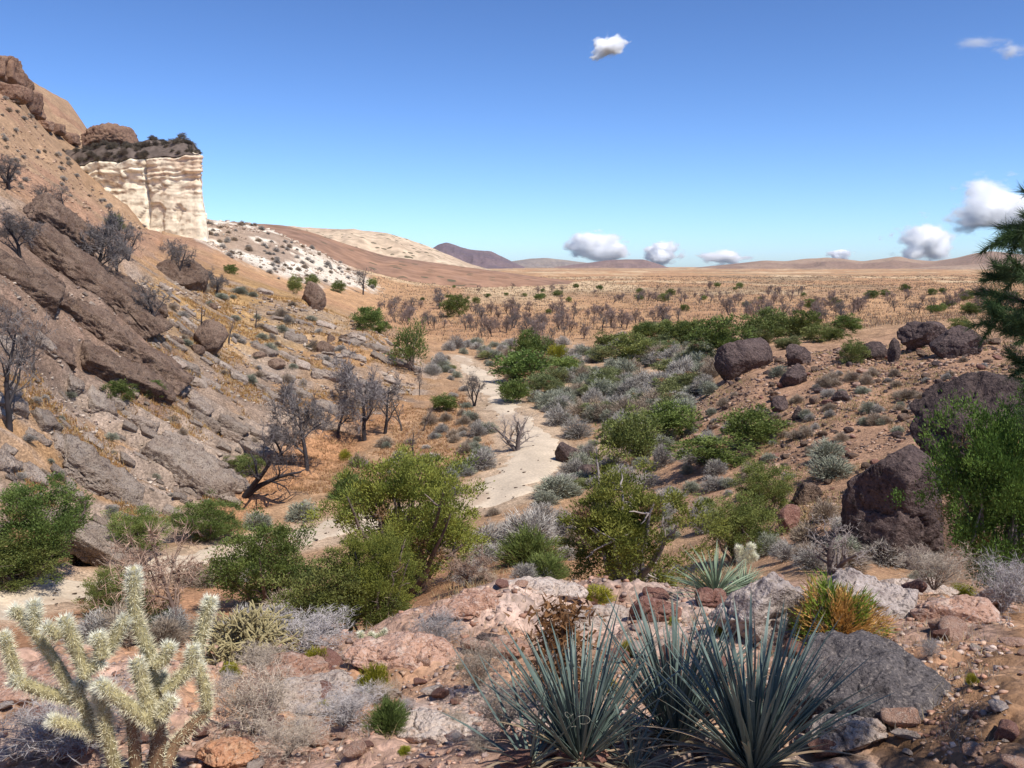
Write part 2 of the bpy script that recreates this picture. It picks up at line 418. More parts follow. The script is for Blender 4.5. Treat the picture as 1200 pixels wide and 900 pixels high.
# colour of the ground itself, zone by zone
def lerp(a, b, f): return a * (1 - f[..., None]) + np.asarray(b) * f[..., None]
wx = GPX + 26 * n_mid + 10 * n_fine; wy = GPY + 9 * n_mid + 4 * n_fine
col = np.broadcast_to(np.array([0.40, 0.250, 0.145]), GX.shape + (3,)).copy()
plain = smooth(95, 135, GR) * front
col = lerp(col, (0.465, 0.275, 0.145), plain)
col = lerp(col, (0.40, 0.225, 0.125), plain * smooth(0.0, 0.30, n_big + 0.3 * n_mid) * 0.7)
col = lerp(col, (0.62, 0.46, 0.28), plain * smooth(0.12, 0.34, fbm(xy(GX * 0.03, GY * 0.012), 4, 61)) * smooth(150, 300, GR) * 0.8)
col = lerp(col, (0.30, 0.215, 0.13), plain * smooth(0.10, 0.30, fbm(xy(GX * 0.02, GY * 0.008), 4, 62)) * smooth(180, 350, GR) * 0.75)
terr = poly_mask(wx, wy, [(840, 470), (880, 410), (1250, 380), (1250, 680), (860, 660), (780, 590), (760, 520)], 22) * smooth(14, 18, GR) * (1 - smooth(85, 110, GR))
col = lerp(col, (0.375, 0.225, 0.140), terr)
fg = (1 - smooth(12, 16, GR))
col = lerp(col, (0.46, 0.295, 0.215), fg)
col = lerp(col, (0.54, 0.41, 0.335), fg * smooth(0.02, 0.25, fbm(xy(GX * 0.6, GY * 0.6), 4, 91)) * 0.8)
col = lerp(col, (0.42, 0.225, 0.115), fg * smooth(0.05, 0.3, fbm(xy(GX * 0.7, GY * 0.7), 4, 92)) * 0.7)
dirt = poly_mask(wx, wy, [(1010, 850), (1080, 790), (1180, 720), (1300, 700), (1300, 1200), (1120, 1000)], 14) * fg
col = lerp(col, (0.33, 0.19, 0.105), dirt * 0.9)
drop = smooth(12, 16, GR) * (1 - smooth(26, 32, GR)) * (wx < 760)
col = lerp(col, (0.37, 0.20, 0.11), drop)
straw = np.clip(smooth(-0.25, 0.12, n_big * 0.6 + n_mid * 0.8), 0, 1)
rockf = np.clip(smooth(0.45, 0.62, LF) * 0.55 + (1 - smooth(0.0, 0.18, LF)) * 0.9, 0, 1) * LB
hc = lerp(np.broadcast_to(np.array([0.30, 0.215, 0.155]), GX.shape + (3,)).copy(), (0.37, 0.205, 0.085), np.clip(straw * 0.72 - rockf * 0.6, 0, 1))
hc = lerp(hc, (0.355, 0.285, 0.23), np.clip(rockf - straw * 0.35, 0, 1) * 0.8)
low = poly_mask(wx, wy, [(250, 610), (290, 540), (380, 500), (500, 470), (600, 480), (560, 560), (420, 590), (360, 640)], 16) * smooth(34, 38, GR) * (1 - smooth(70, 90, GR))
hc = lerp(hc, (0.385, 0.205, 0.105), low)
up = poly_mask(wx, wy, [(150, 330), (330, 330), (420, 380), (360, 410), (230, 420), (170, 380)], 14) * (1 - smooth(118, 140, GR))
hc = lerp(hc, (0.215, 0.140, 0.100), outc * (0.75 + 0.25 * smooth(-0.1, 0.2, n_mid)))
hc = lerp(hc, (0.39, 0.245, 0.10), up * 0.6 * (0.4 + 0.6 * straw))
col = col * (1 - hill[..., None]) + hc * hill[..., None]
talus = smooth(62, 85, GR) * (GPX < 250) * (1 - poly_mask(wx, wy, [(120, 700), (120, 300), (300, 300), (300, 700)], 20)) * (GA < 0) * (1 - smooth(600, 900, GR))
col = lerp(col, (0.36, 0.235, 0.145), talus * 0.85)
col = lerp(col, (0.36, 0.20, 0.13), talus * smooth(0.0, 0.25, n_big) * 0.6)
sc = poly_mask(wx, wy, [(235, 250), (310, 262), (420, 320), (430, 338), (360, 330), (300, 312), (240, 285)], 8) * smooth(135, 160, GR) * (1 - smooth(420, 500, GR)) * (GA < 0)
scn = fbm(xy(GX * 0.16, GY * 0.10), 5, 51)
col = lerp(col, (0.36, 0.265, 0.195), sc)
col = lerp(col, (0.74, 0.66, 0.54), sc * smooth(0.0, 0.12, scn))
chute = poly_mask(wx, wy, [(345, 290), (380, 300), (432, 326), (440, 338), (395, 336), (360, 318)], 6) * smooth(150, 170, GR) * (1 - smooth(420, 500, GR)) * (GA < 0)
col = lerp(col, (0.70, 0.60, 0.47), chute * 0.9)
col = lerp(col, (0.50, 0.39, 0.28), (1 - smooth(0.1, 1.0, WD)) * 0.6)
valley = poly_mask(wx, wy, [(640, 410), (860, 410), (830, 470), (760, 560), (680, 620), (640, 520)], 20) * smooth(28, 33, GR)
col = lerp(col, (0.46, 0.34, 0.23), valley * smooth(-0.1, 0.2, n_mid) * 0.8)
col *= (1 + 0.16 * n_fine + 0.16 * n_mid)[..., None]
col = np.clip(col, 0.02, 0.85)

def ground_material():
    m = bpy.data.materials.new('desert_ground'); N, L = nodes_of(m)
    b = N['Principled BSDF']; b.inputs['Roughness'].default_value = 0.95; b.inputs['Specular IOR Level'].default_value = 0.1
    at = N.new('ShaderNodeVertexColor'); at.layer_name = 'col'; tc = N.new('ShaderNodeTexCoord')
    def tex(kind, sc, **kw):
        n = N.new(kind); n.inputs['Scale'].default_value = sc
        for k, v in kw.items(): n.inputs[k].default_value = v
        L.new(tc.outputs['Object'], n.inputs['Vector']); return n
    vor = tex('ShaderNodeTexVoronoi', 16.0); n1 = tex('ShaderNodeTexNoise', 7.0, Detail=8.0, Roughness=0.7); n2 = tex('ShaderNodeTexNoise', 1.3, Detail=6.0, Roughness=0.65); n0 = tex('ShaderNodeTexNoise', 0.22, Detail=6.0, Roughness=0.65)
    def rng(src, a, b_, c, d):
        r = N.new('ShaderNodeMapRange'); L.new(src, r.inputs['Value'])
        for k, v in zip(('From Min', 'From Max', 'To Min', 'To Max'), (a, b_, c, d)): r.inputs[k].default_value = v
        return r.outputs[0]
    def mulf(a, bb):
        x = N.new('ShaderNodeMath'); x.operation = 'MULTIPLY'; L.new(a, x.inputs[0]); L.new(bb, x.inputs[1]); return x.outputs[0]
    sep = N.new('ShaderNodeSeparateColor'); L.new(vor.outputs['Color'], sep.inputs[0])
    f = mulf(mulf(rng(n1.outputs[0], 0.3, 0.7, 0.62, 1.38), rng(n2.outputs[0], 0.3, 0.7, 0.72, 1.28)), mulf(rng(sep.outputs[0], 0, 1, 0.72, 1.28), rng(n0.outputs[0], 0.3, 0.7, 0.82, 1.18)))
    sc_ = N.new('ShaderNodeVectorMath'); sc_.operation = 'SCALE'; L.new(at.outputs[0], sc_.inputs[0]); L.new(f, sc_.inputs['Scale'])
    L.new(sc_.outputs[0], b.inputs['Base Color'])
    h = N.new('ShaderNodeMath'); h.operation = 'MULTIPLY_ADD'; L.new(n1.outputs[0], h.inputs[0]); h.inputs[1].default_value = 1.6; L.new(rng(vor.outputs['Distance'], 0, 0.6, 0.6, 0.0), h.inputs[2])
    bp = N.new('ShaderNodeBump'); bp.inputs['Strength'].default_value = 0.7; bp.inputs['Distance'].default_value = 0.05
    L.new(h.outputs[0], bp.inputs['Height']); L.new(bp.outputs[0], b.inputs['Normal'])
    return m
M_GROUND = ground_material()
GV = np.stack([GX, GY, GZ], -1).reshape(-1, 3)
GQ = tris_of_grid(len(RR), len(AZ))
ground = link('ground', make_mesh('ground', GV, GQ[:, ::-1], M_GROUND, col.reshape(-1, 3), True)); tag(ground, kind='structure')

# the sandy wash: a strip of its own whose edges dive under the ground
def wash_strip():
    nacross = 17; tt = np.linspace(0.0, len(WASH) - 1, 900)
    c = catmull(wc, tt)[:, :2]; h = catmull(wh, tt)
    d = np.gradient(c, axis=0); d /= np.linalg.norm(d, axis=1)[:, None]; nrm = np.stack([-d[:, 1], d[:, 0]], -1)
    u = np.linspace(-1, 1, nacross)
    wob = np.stack([fbm(xy(c[:, 0] * 0.55, c[:, 1] * 0.55), 4, 70), fbm(xy(c[:, 0] * 0.55, c[:, 1] * 0.55), 4, 71)], -1)
    side = np.where(u < 0, wob[:, :1], wob[:, 1:])
    off = u[None] * (h[:, None] * (0.82 + 0.85 * side))
    P = c[:, None] + nrm[:, None] * off[..., None]
    z = H(P[..., 0], P[..., 1]) + 0.05 - 0.16 * np.abs(u[None]) ** 6 + 0.06 * fbm(xy(P[..., 0] * 1.1, P[..., 1] * 1.1), 5, 15)
    V = np.dstack([P, z]).reshape(-1, 3)
    tone = 1 + 0.2 * fbm(xy(V[:, 0] * 0.8, V[:, 1] * 0.8), 4, 19)
    C = np.array([0.575, 0.47, 0.35]) * tone[:, None]
    gb = smooth(0.05, 0.3, fbm(np.stack([V[:, 0] * 0.5, V[:, 1] * 0.25, 0 * V[:, 0]], -1), 5, 29))[:, None]; C = C * (1 - gb) + np.array([0.46, 0.35, 0.25]) * gb
    return V, tris_of_grid(len(tt), nacross), C
M_SAND = attr_material('wash_sand', var=0.0, rough=0.95, noise_scale=9.0, noise_amt=0.16, spec=0.1)
V, Q, C = wash_strip()
tag(link('sandy_wash', make_mesh('sandy_wash', V, Q, M_SAND, C, True)), kind='structure')

# ------------------------------------------------------------------ ridges and far hills
def ridge(name, prof, r, depth, c1, c2, amp=0.12, seed=1, cols=240, rows=26, fold=6.0):
    px = np.linspace(prof[0][0], prof[-1][0], cols); py = np.interp(px, [p[0] for p in prof], [p[1] for p in prof])
    k = np.ones(7) / 7; py[3:-3] = np.convolve(py, k, 'valid')
    D = np.array([ray(a, b) for a, b in zip(px, py)]); D /= np.hypot(D[:, 0], D[:, 1])[:, None]
    top = D[:, 2] * r + CAM_Z; base = H(D[:, 0] * (r - depth), D[:, 1] * (r - depth)) - 6
    t = np.linspace(-1, 1.0, rows)[:, None]
    X = D[None, :, 0] * (r + t * depth); Y = D[None, :, 1] * (r + t * depth)
    shp = (1 - np.abs(t) ** 1.35)
    hgt = np.maximum(top - base, 0.5)[None]
    s = depth / fold
    gul = np.abs(fbm(np.stack([X / s, Y / (2.2 * s), np.zeros_like(X)], -1), 5, seed))
    Z = base[None] + hgt * shp - hgt * amp * 9 * gul * shp * (1 - shp) * 2 - hgt * amp * 0.35 * gul
    tone = fbm(np.stack([X / s, Y / s, Z / s], -1), 5, seed + 9)
    C = lerp(np.broadcast_to(np.array(c1), X.shape + (3,)).copy(), c2, smooth(-0.2, 0.3, tone))
    V = np.stack([X, Y, Z], -1).reshape(-1, 3)
    o = link(name, make_mesh(name, V, tris_of_grid(rows, cols)[:, ::-1], M_HILL, C.reshape(-1, 3), True))
    return tag(o, kind='structure')
M_HILL = attr_material('hill_earth', var=0.0, rough=0.95, noise_scale=0.12, noise_amt=0.3, spec=0.05)
add_dots(M_HILL, 0.11, 0.20, (0.13, 0.11, 0.07))
ridge('red_slope', [(255, 275), (300, 262), (335, 264), (370, 273), (410, 287), (450, 299), (500, 306), (560, 314), (620, 323), (700, 333), (780, 345)], 460, 170, (0.335, 0.195, 0.125), (0.27, 0.165, 0.115), 0.05, 3)
ridge('pale_ridge', [(280, 268), (330, 264), (375, 266), (420, 268), (450, 272), (480, 279), (505, 288), (530, 300), (548, 308), (575, 316)], 820, 240, (0.56, 0.43, 0.30), (0.47, 0.345, 0.24), 0.12, 5)
ridge('distant_hill', [(470, 312), (495, 298), (515, 285), (523, 283), (535, 287), (550, 291), (562, 293), (575, 294), (588, 300), (602, 307), (615, 313)], 3600, 900, (0.145, 0.11, 0.125), (0.19, 0.135, 0.14), 0.16, 7)
ridge('distant_hill', [(560, 314), (600, 306), (620, 303), (640, 302), (660, 304), (690, 308), (730, 313)], 4600, 900, (0.25, 0.21, 0.19), (0.33, 0.27, 0.22), 0.15, 8)
ridge('distant_hill', [(640, 314), (680, 309), (710, 305), (735, 303.5), (755, 304), (768, 308), (785, 314)], 4000, 900, (0.23, 0.155, 0.14), (0.28, 0.19, 0.155), 0.15, 11)
ridge('distant_hill', [(790, 318), (820, 313), (860, 309), (895, 305), (920, 306), (945, 303), (970, 301), (990, 303), (1010, 306), (1035, 303), (1053, 300), (1070, 304), (1095, 306), (1120, 302), (1140, 297), (1160, 294), (1180, 296), (1200, 298), (1260, 290), (1340, 300), (1420, 316)], 3300, 1100, (0.27, 0.18, 0.135), (0.37, 0.255, 0.18), 0.18, 13, cols=420)
ridge('distant_hill', [(980, 322), (1040, 317), (1100, 312), (1150, 309), (1200, 306), (1260, 304), (1330, 312), (1400, 320)], 2300, 500, (0.33, 0.225, 0.165), (0.39, 0.28, 0.20), 0.1, 15)

# ------------------------------------------------------------------ the pale cliff with its dark cap
def cliff():
    plan = [at_r(40, 200, 214), at_r(85, 195, 203), at_r(120, 200, 199), at_r(150, 200, 195.5), at_r(170, 200, 194), at_r(200, 200, 191), at_r(222, 200, 189.5), at_r(234, 200, 188.5), at_r(234, 200, 200), at_r(225, 200, 232), at_r(130, 200, 244), at_r(50, 200, 236)]
    P = np.array(plan)[:, :2]; nP = len(P)
    P = np.vstack([P, P[:1]])
    seg = np.linalg.norm(np.diff(P, axis=0), axis=1); cum = np.concatenate([[0], np.cumsum(seg)])
    n = 420; s = np.linspace(0, cum[-1], n, endpoint=False)
    X = np.interp(s, cum, P[:, 0]); Y = np.interp(s, cum, P[:, 1])
    k = np.array([1, 2, 3, 4, 3, 2, 1]) / 16.0
    Xs = sum(np.roll(X, i - 3) * w for i, w in enumerate(k)); Ys = sum(np.roll(Y, i - 3) * w for i, w in enumerate(k))
    dx = np.roll(Xs, -1) - np.roll(Xs, 1); dy = np.roll(Ys, -1) - np.roll(Ys, 1); l = np.hypot(dx, dy); nx, ny = dy / l, -dx / l
    cx, cy = Xs.mean(), Ys.mean()
    flip = np.sign((nx * (Xs - cx) + ny * (Ys - cy)).mean()); nx *= flip; ny *= flip
    ppx, _ = project(Xs, Ys, np.full(n, CAM_Z + 20.0))
    rr = np.hypot(Xs, Ys)
    ytop = np.interp(ppx, [40, 85, 150, 200, 233], [198, 191, 184, 179, 177])
    ztop = np.array([at_r(a, b, c)[2] for a, b, c in zip(ppx, ytop, np.minimum(rr, 205))])
    ztop = ztop + 0.9 * fbm(np.stack([Xs * 0.25, Ys * 0.25, 0 * Xs], -1), 4, 97)
    zb = np.min(H(Xs, Ys)) - 3
    m = 110; h = np.linspace(0, 1, m)[:, None]
    Z = zb + (ztop[None] - zb) * h
    S = np.broadcast_to(s[None], Z.shape)
    depth = (ztop[None] - Z)                                     # metres below the rim
    strata = vnoise(np.stack([S * 0.05, depth * 2.3 + 0.5 * fbm(np.stack([S * 0.1, depth * 0.2, depth * 0], -1), 3, 4), S * 0], -1), 3)
    bedded = 1 - smooth(5, 8, depth)
    q3 = np.stack([Xs[None] + 0 * Z, Ys[None] + 0 * Z, Z], -1)
    blk = fbm(q3 * np.array([0.28, 0.28, 0.7]), 5, 12)
    mass = fbm(q3 * 0.12, 4, 22)
    groove = 1 - np.abs(fbm(np.stack([S * 0.22, depth * 0.03, S * 0], -1), 3, 33)) * 3
    out = (0.24 * strata + 0.7 * blk) * (0.25 + 0.75 * bedded) + 0.5 * mass - 0.12 * np.clip(groove, 0, 1) ** 3 + 0.45 * np.round(2.2 * fbm(q3 * np.array([0.16, 0.16, 0.10]), 3, 23)) + 0.11 * np.clip(depth - 6, 0, 14)
    crack = np.exp(-((ppx[None] - 171 + 1.2 * np.sin(depth * 0.5)) / 0.9) ** 2) * (1 - smooth(9, 15, depth)) * (rr[None] < 215)
    out = out - 2.2 * crack
    out -= 1.5 * (1 - smooth(0, 0.8, depth))
    VX, VY = Xs[None] + nx[None] * out, Ys[None] + ny[None] * out
    base = np.array([0.83, 0.73, 0.55])
    C = np.broadcast_to(base, Z.shape + (3,)).copy()
    C = lerp(C, (0.72, 0.57, 0.42), smooth(0.0, 0.3, mass + 0.3 * blk) * 0.35)
    C = lerp(C, (0.55, 0.40, 0.27), smooth(0.16, 0.34, blk) * bedded * 0.3)
    C = lerp(C, (0.38, 0.265, 0.175), smooth(0.17, 0.30, fbm(q3 * np.array([0.7, 0.7, 1.8]), 4, 44) + 0.08 * bedded - 0.10) * 0.75)
    C = lerp(C, (0.62, 0.42, 0.27), smooth(0.1, 0.3, fbm(q3 * np.array([0.25, 0.25, 0.5]), 3, 46)) * bedded * (ppx[None] > 172) * 0.4)
    V = np.stack([VX, VY, Z], -1).reshape(-1, 3)
    root = link('cliff', None, loc=(cx, cy, zb)); tag(root, kind='structure')
    off = np.array([cx, cy, zb])
    Qd = tris_of_grid(m, n, True)
    o = link('cliff_face', make_mesh('cliff_face', V - off, Qd if flip < 0 else Qd[:, ::-1], M_CLIFF, C.reshape(-1, 3), True), root)
    # dark cap: scrubby caprock mound over the rim
    t = np.linspace(0, 1, 40)[:, None]
    capx = Xs[None] * (1 - t) + cx * t; capy = Ys[None] * (1 - t) + cy * t
    capx = capx + nx[None] * (1 - t) * 0.7 * 0; 
    ppc, _ = project(capx, capy, np.full(capx.shape, CAM_Z + 22.0))
    ch = np.interp(ppc, [40, 60, 75, 110, 165, 200, 218, 228, 236], [1.5, 3.6, 4.4, 4.2, 2.8, 2.6, 2.5, 1.8, 0.8])
    zc = ztop[None] - 0.4 + ch * (1 - (1 - np.clip(t * 3.2, 0, 1)) ** 2.2) + 1.4 * fbm(np.stack([capx * 0.25, capy * 0.22, 0 * capx], -1), 5, 8) * smooth(0, 0.1, t)
    Vc = np.stack([capx, capy, zc], -1).reshape(-1, 3)
    Cc = np.array([0.135, 0.105, 0.088]) * (1 + 0.5 * fbm(Vc * 0.4, 4, 6))[:, None]
    link('cap_rock', make_mesh('cap_rock', Vc - off, tris_of_grid(40, n, True), M_CLIFF, np.clip(Cc, 0.03, 1), True), root)
    return (cx, cy, Xs, Ys, capx, capy, zc)
M_CLIFF = attr_material('cliff_rock', var=0.0, rough=0.95, noise_scale=1.1, noise_amt=0.28, spec=0.05)
CAP = cliff()

# ------------------------------------------------------------------ rocks
def cube_sphere(n):
    g = np.tan(np.linspace(-1, 1, n + 1) * math.pi / 4); A, B = np.meshgrid(g, g); O = np.ones_like(A)
    faces = [(A, B, O), (-A, B, -O), (O, B, -A), (-O, B, A), (A, O, -B), (A, -O, B)]
    V = np.concatenate([np.stack(f, -1).reshape(-1, 3) for f in faces]); m = (n + 1) ** 2
    T = np.concatenate([quads_to_tris(tris_of_grid(n + 1, n + 1)) + k * m for k in range(6)])
    V = V / np.linalg.norm(V, axis=1)[:, None]
    key = np.round(V, 5); _, first, inv = np.unique(key, axis=0, return_index=True, return_inverse=True)
    return V[first], inv.ravel()[T]
_cs = {}
def rock_geo(dims, seed, n=10, planes=11, rough=0.10, boxy=0.0, cut=0.72, freq=1.0, crack=0.0):
    """a faceted, pitted rock of the given full size in metres, standing on z = 0 at its middle height"""
    if n not in _cs: _cs[n] = cube_sphere(n)
    D, T = _cs[n]; g = rng_of(seed)
    Nn = g.normal(size=(planes, 3)); Nn /= np.linalg.norm(Nn, axis=1)[:, None]; h = g.uniform(cut, 1.0, planes)
    if boxy:
        B = np.array([[1, 0, 0], [-1, 0, 0], [0, 1, 0], [0, -1, 0], [0, 0, 1], [0, 0, -1]], float) + g.normal(size=(6, 3)) * 0.12
        B /= np.linalg.norm(B, axis=1)[:, None]; Nn = np.vstack([Nn, B]); h = np.concatenate([h * (1 + 0.35 * boxy), g.uniform(0.62, 0.82, 6)])
    dot = D @ Nn.T; rad = np.min(np.where(dot > 0.05, h[None] / np.maximum(dot, 0.05), 9), axis=1); rad = np.minimum(rad, 1.25)
    U = D * rad[:, None]
    V = U * (np.asarray(dims) / 2) / np.abs(U).max(0)
    s = float(np.mean(dims)); q = V / s * 2.6 * freq
    disp = fbm(q + seed * 1.7, 6, seed, 0.62) * rough * s + np.minimum(0, fbm(q * 2.2 + seed, 3, seed + 5) + 0.15) * rough * 0.6 * s
    if crack: disp = disp - crack * s * np.clip(1 - np.abs(fbm(q * 0.9 + 3.3 * seed, 4, seed + 21)) * 7, 0, 1) ** 2
    nn = V / (np.asarray(dims) / 2) ** 2; nn /= np.linalg.norm(nn, axis=1)[:, None]
    return V + nn * disp[:, None], T

M_DARK = rock_material('dark_varnished_rock', (0.083, 0.058, 0.054), (0.120, 0.084, 0.075), (0.052, 0.037, 0.034), 0.9, 0.7, (0.27, 0.195, 0.16), 0.4)
M_BROWN = rock_material('brown_rock', (0.19, 0.120, 0.085), (0.28, 0.19, 0.135), (0.095, 0.062, 0.050), 1.3, 1.0, (0.42, 0.31, 0.235), 0.55)
M_SLAB = rock_material('grey_slab_rock', (0.35, 0.265, 0.205), (0.44, 0.355, 0.285), (0.22, 0.165, 0.135), 1.2, 1.0, (0.54, 0.46, 0.38), 0.5)
M_PINK = rock_material('pink_rock', (0.48, 0.295, 0.21), (0.40, 0.225, 0.155), (0.54, 0.40, 0.315), 3.0, 0.7, (0.58, 0.48, 0.42), 0.5)
M_PALE = rock_material('pale_rock', (0.56, 0.46, 0.385), (0.47, 0.37, 0.305), (0.42, 0.295, 0.225), 3.0, 0.7, (0.66, 0.60, 0.54), 0.5)
M_REDR = rock_material('red_brown_rock', (0.27, 0.135, 0.10), (0.22, 0.105, 0.08), (0.33, 0.185, 0.14), 3.0, 0.7, (0.46, 0.33, 0.27), 0.4)
M_GREY = rock_material('grey_outcrop_rock', (0.34, 0.28, 0.245), (0.44, 0.365, 0.32), (0.20, 0.155, 0.14), 2.2, 0.7, (0.52, 0.46, 0.43), 0.5)
M_CHAR = rock_material('dark_grey_rock', (0.095, 0.082, 0.080), (0.13, 0.112, 0.106), (0.065, 0.055, 0.053), 5.0, 0.7, (0.30, 0.25, 0.215), 0.6)
M_RUST = rock_material('rusty_rock', (0.30, 0.175, 0.12), (0.38, 0.235, 0.155), (0.18, 0.11, 0.085), 0.5, 0.9, (0.45, 0.31, 0.22), 0.4)
M_ORNG = rock_material('orange_rock', (0.50, 0.26, 0.14), (0.43, 0.21, 0.115), (0.53, 0.33, 0.20), 4.0, 0.6, (0.60, 0.44, 0.32), 0.4)

def boulder(px, py, w, h, mat, label, seed, name='boulder', group=None, depth=0.85, rot=0.0, tilt=(0, 0), n=22, planes=10, rough=0.06, boxy=0.0, cut=0.68, sink=0.34, rmin=2.0, rmax=2500, cat='boulder', r=None, crack=0.035):
    """base pixel and photo size -> a rock standing on the ground there"""
    p, d = hit(px, py, rmin, rmax)
    k = d / F_PX; W, Hh = w * k, h * k
    V, T = rock_geo((W, W * depth, Hh * (1 + sink)), seed, n, planes, rough, boxy, cut, 1.0, crack)
    o = link(name, make_mesh(name, V, T, mat, None, True))
    o.location = p + np.array([0, W * depth * 0.35, Hh * (0.5 - sink * 0.5)]); o.rotation_euler = (tilt[0], tilt[1], rot)
    return tag(o, label, cat, group)

# named boulders of the right-hand terrace and the wash
boulder(1058, 666, 124, 130, M_DARK, 'huge dark brown boulder with a rounded top beside the pine and a bare bush', 31, depth=0.9, n=42, rough=0.07, tilt=(0, 0.22), cut=0.86, planes=22)
boulder(1168, 545, 132, 92, M_DARK, 'massive dark boulder with a black cleft, behind the green juniper', 32, depth=0.9, n=38, rough=0.09, planes=16, cut=0.7, crack=0.05)
boulder(875, 438, 66, 46, M_DARK, 'big dark brown boulder standing against the green trees', 33, depth=0.8, n=36, rough=0.06, crack=0.03, tilt=(0, -0.2))
boulder(936, 428, 34, 26, M_DARK, 'dark pointed boulder to the side of the big brown one', 34, tilt=(0, 0.2), n=20)
boulder(933, 452, 32, 24, M_DARK, 'dark boulder with a grey green bush leaning on it', 35, n=20)
boulder(1027, 422, 29, 20, M_DARK, 'low dark boulder next to a small young juniper', 36, n=20)
boulder(1050, 424, 15, 26, M_DARK, 'narrow upright dark stone beside a low boulder', 37, n=18)
boulder(1090, 406, 60, 32, M_DARK, 'wide dark boulder with a hollow, on the terrace edge', 38, n=32, rough=0.10, planes=16, cut=0.7)
boulder(1128, 418, 50, 32, M_DARK, 'dark boulder with a lit sloping side in front of the hollow one', 39, n=28, tilt=(0, 0.15))
boulder(665, 543, 36, 24, M_DARK, 'dark boulder sitting on the pale sand of the wash', 40, n=28, tilt=(0, 0.25), depth=0.7)
boulder(690, 557, 26, 11, M_DARK, 'low flat dark stone beside the wash boulder', 41, n=18)
boulder(928, 622, 30, 28, M_REDR, 'angular red brown boulder below the giant dark one', 42, n=24, planes=7)
boulder(915, 483, 20, 18, M_DARK, 'dark angular stone on the rubbly slope', 43, n=16, planes=7)
boulder(935, 492, 12, 16, M_DARK, 'small dark leaning stone next to an angular one', 44, n=14, planes=7)
boulder(987, 471, 22, 12, M_DARK, 'flat topped dark stone alone on the terrace', 45, n=16)
boulder(948, 590, 34, 22, M_BROWN, 'rounded brown rock behind the red brown boulder', 46, n=20)
boulder(365, 360, 30, 30, M_BROWN, 'rounded brown boulder on the spur below the white scree', 47, n=24, rmin=60, rmax=140)
for i, (x, y, w, h) in enumerate([(387, 400, 13, 10), (401, 399, 10, 8), (417, 401, 13, 10), (249, 362, 11, 7), (206, 403, 15, 9), (230, 414, 17, 10), (322, 432, 22, 12), (302, 421, 18, 8), (380, 414, 22, 14), (405, 402, 12, 8), (340, 470, 14, 9)]):
    boulder(x, y, w, h, M_BROWN, 'small brown boulder lying on the open hillside', 60 + i, n=12, group='small boulders on the hillside')
boulder(240, 412, 48, 36, M_BROWN, 'cracked brown boulder at the foot of a bare tree', 72, n=24, planes=8)
boulder(205, 330, 60, 26, M_BROWN, 'brown rock ledge behind a charred trunk', 73, n=26, rough=0.12, sink=0.9)

LAND = []      # landmarks the scattered plants are named by: (phrase, point)
def mark(phrase, px, py, rmin=2.0): LAND.append((phrase, hit(px, py, rmin)[0]))
for ph, x, y, rm in (('by the boulder on the sand', 665, 545, 30), ('below the big dark boulder', 850, 450, 30), ('along the upper wash', 575, 460, 50), ('near the pale sandy bend', 590, 600, 30), ('behind the yellow green juniper', 740, 590, 25),
        ('on the slope above the giant boulder', 1040, 500, 25), ('among the bright green trees by the wash', 620, 440, 60), ('on the flat below the green thickets', 740, 450, 55), ('at the foot of the bare trees', 430, 520, 40), ('on the bank left of the wash', 500, 510, 45),
        ('on the far terrace among boulders', 1050, 420, 40), ('beside the low green sprawling bushes', 830, 540, 30), ('on the grey slab hillside', 120, 500, 35), ('high on the straw covered hillside', 270, 380, 60), ('on the spur crest', 400, 395, 70), ('beside the tall cholla', 165, 880, 2), ('around the yucca clump', 760, 870, 2), ('at the foot of the charcoal rock mound', 1050, 850, 2), ('on the pink rock bank', 500, 760, 4), ('by the lime green bushes', 420, 830, 3), ('on the bare brown dirt', 1150, 850, 2), ('under the dark brown outcrop', 40, 440, 30), ('beside the largest grey slab', 230, 560, 30), ('below the thick split slab', 160, 480, 30), ('around the cracked brown boulder', 240, 415, 40), ('at the edge of the outcrop behind the yuccas', 900, 740, 4)): mark(ph, x, y, rm)
def near(p): return min(LAND, key=lambda l: np.linalg.norm((l[1] - p)[:2]))[0]
# tilted slabs of the left hillside
def slab(x1, y1, x2, y2, thick, across, mat, label, seed, group=None, n=26, lift=0.04, boxy=0.4, rough=0.12, crack=0.05, name='rock_slab', r1=(25, 140)):
    (a, da), (b, db) = hit(x1, y1, *r1), hit(x2, y2, *r1)
    if abs(da - db) > 0.25 * (da + db): b = a + LEDGE * np.linalg.norm(np.array([x2 - x1, y2 - y1])) * da / F_PX
    c = (a + b) / 2; ax = b - a; Ln = np.linalg.norm(ax); ax /= Ln
    nn = normal_at(c[0], c[1], 2.0); nn = nn - ax * (nn @ ax); nn /= np.linalg.norm(nn); bx = np.cross(nn, ax)
    k = da / F_PX; th = thick * k
    V, T = rock_geo((Ln * 1.06, across * th, th), seed, n, 8, rough, boxy, 0.8, 1.8, crack)
    o = link(name, make_mesh(name, V, T, mat, None, True))
    o.matrix_world = Matrix(((ax[0], bx[0], nn[0], c[0]), (ax[1], bx[1], nn[1], c[1]), (ax[2], bx[2], nn[2], c[2] + th * lift), (0, 0, 0, 1)))
    return tag(o, label, 'rock', group)
slab(30, 268, 190, 398, 34, 1.7, M_BROWN, 'longest brown slab running down the dark outcrop', 101, n=34, rough=0.09)
slab(38, 272, 108, 318, 34, 1.3, M_BROWN, 'blunt brown block lying on the top of the outcrop', 102, n=28, lift=0.75)
slab(85, 362, 216, 462, 44, 1.6, M_BROWN, 'thick brown slab with a split lower end above two green bushes', 103, n=34, rough=0.09)
slab(-40, 300, 78, 366, 44, 1.5, M_BROWN, 'broad brown block at the upper outcrop, ending in a dark cleft', 104, n=32, rough=0.09)
slab(-50, 360, 88, 436, 50, 1.4, M_BROWN, 'big lower brown block behind the tall charred trunk', 105, n=34, rough=0.1)
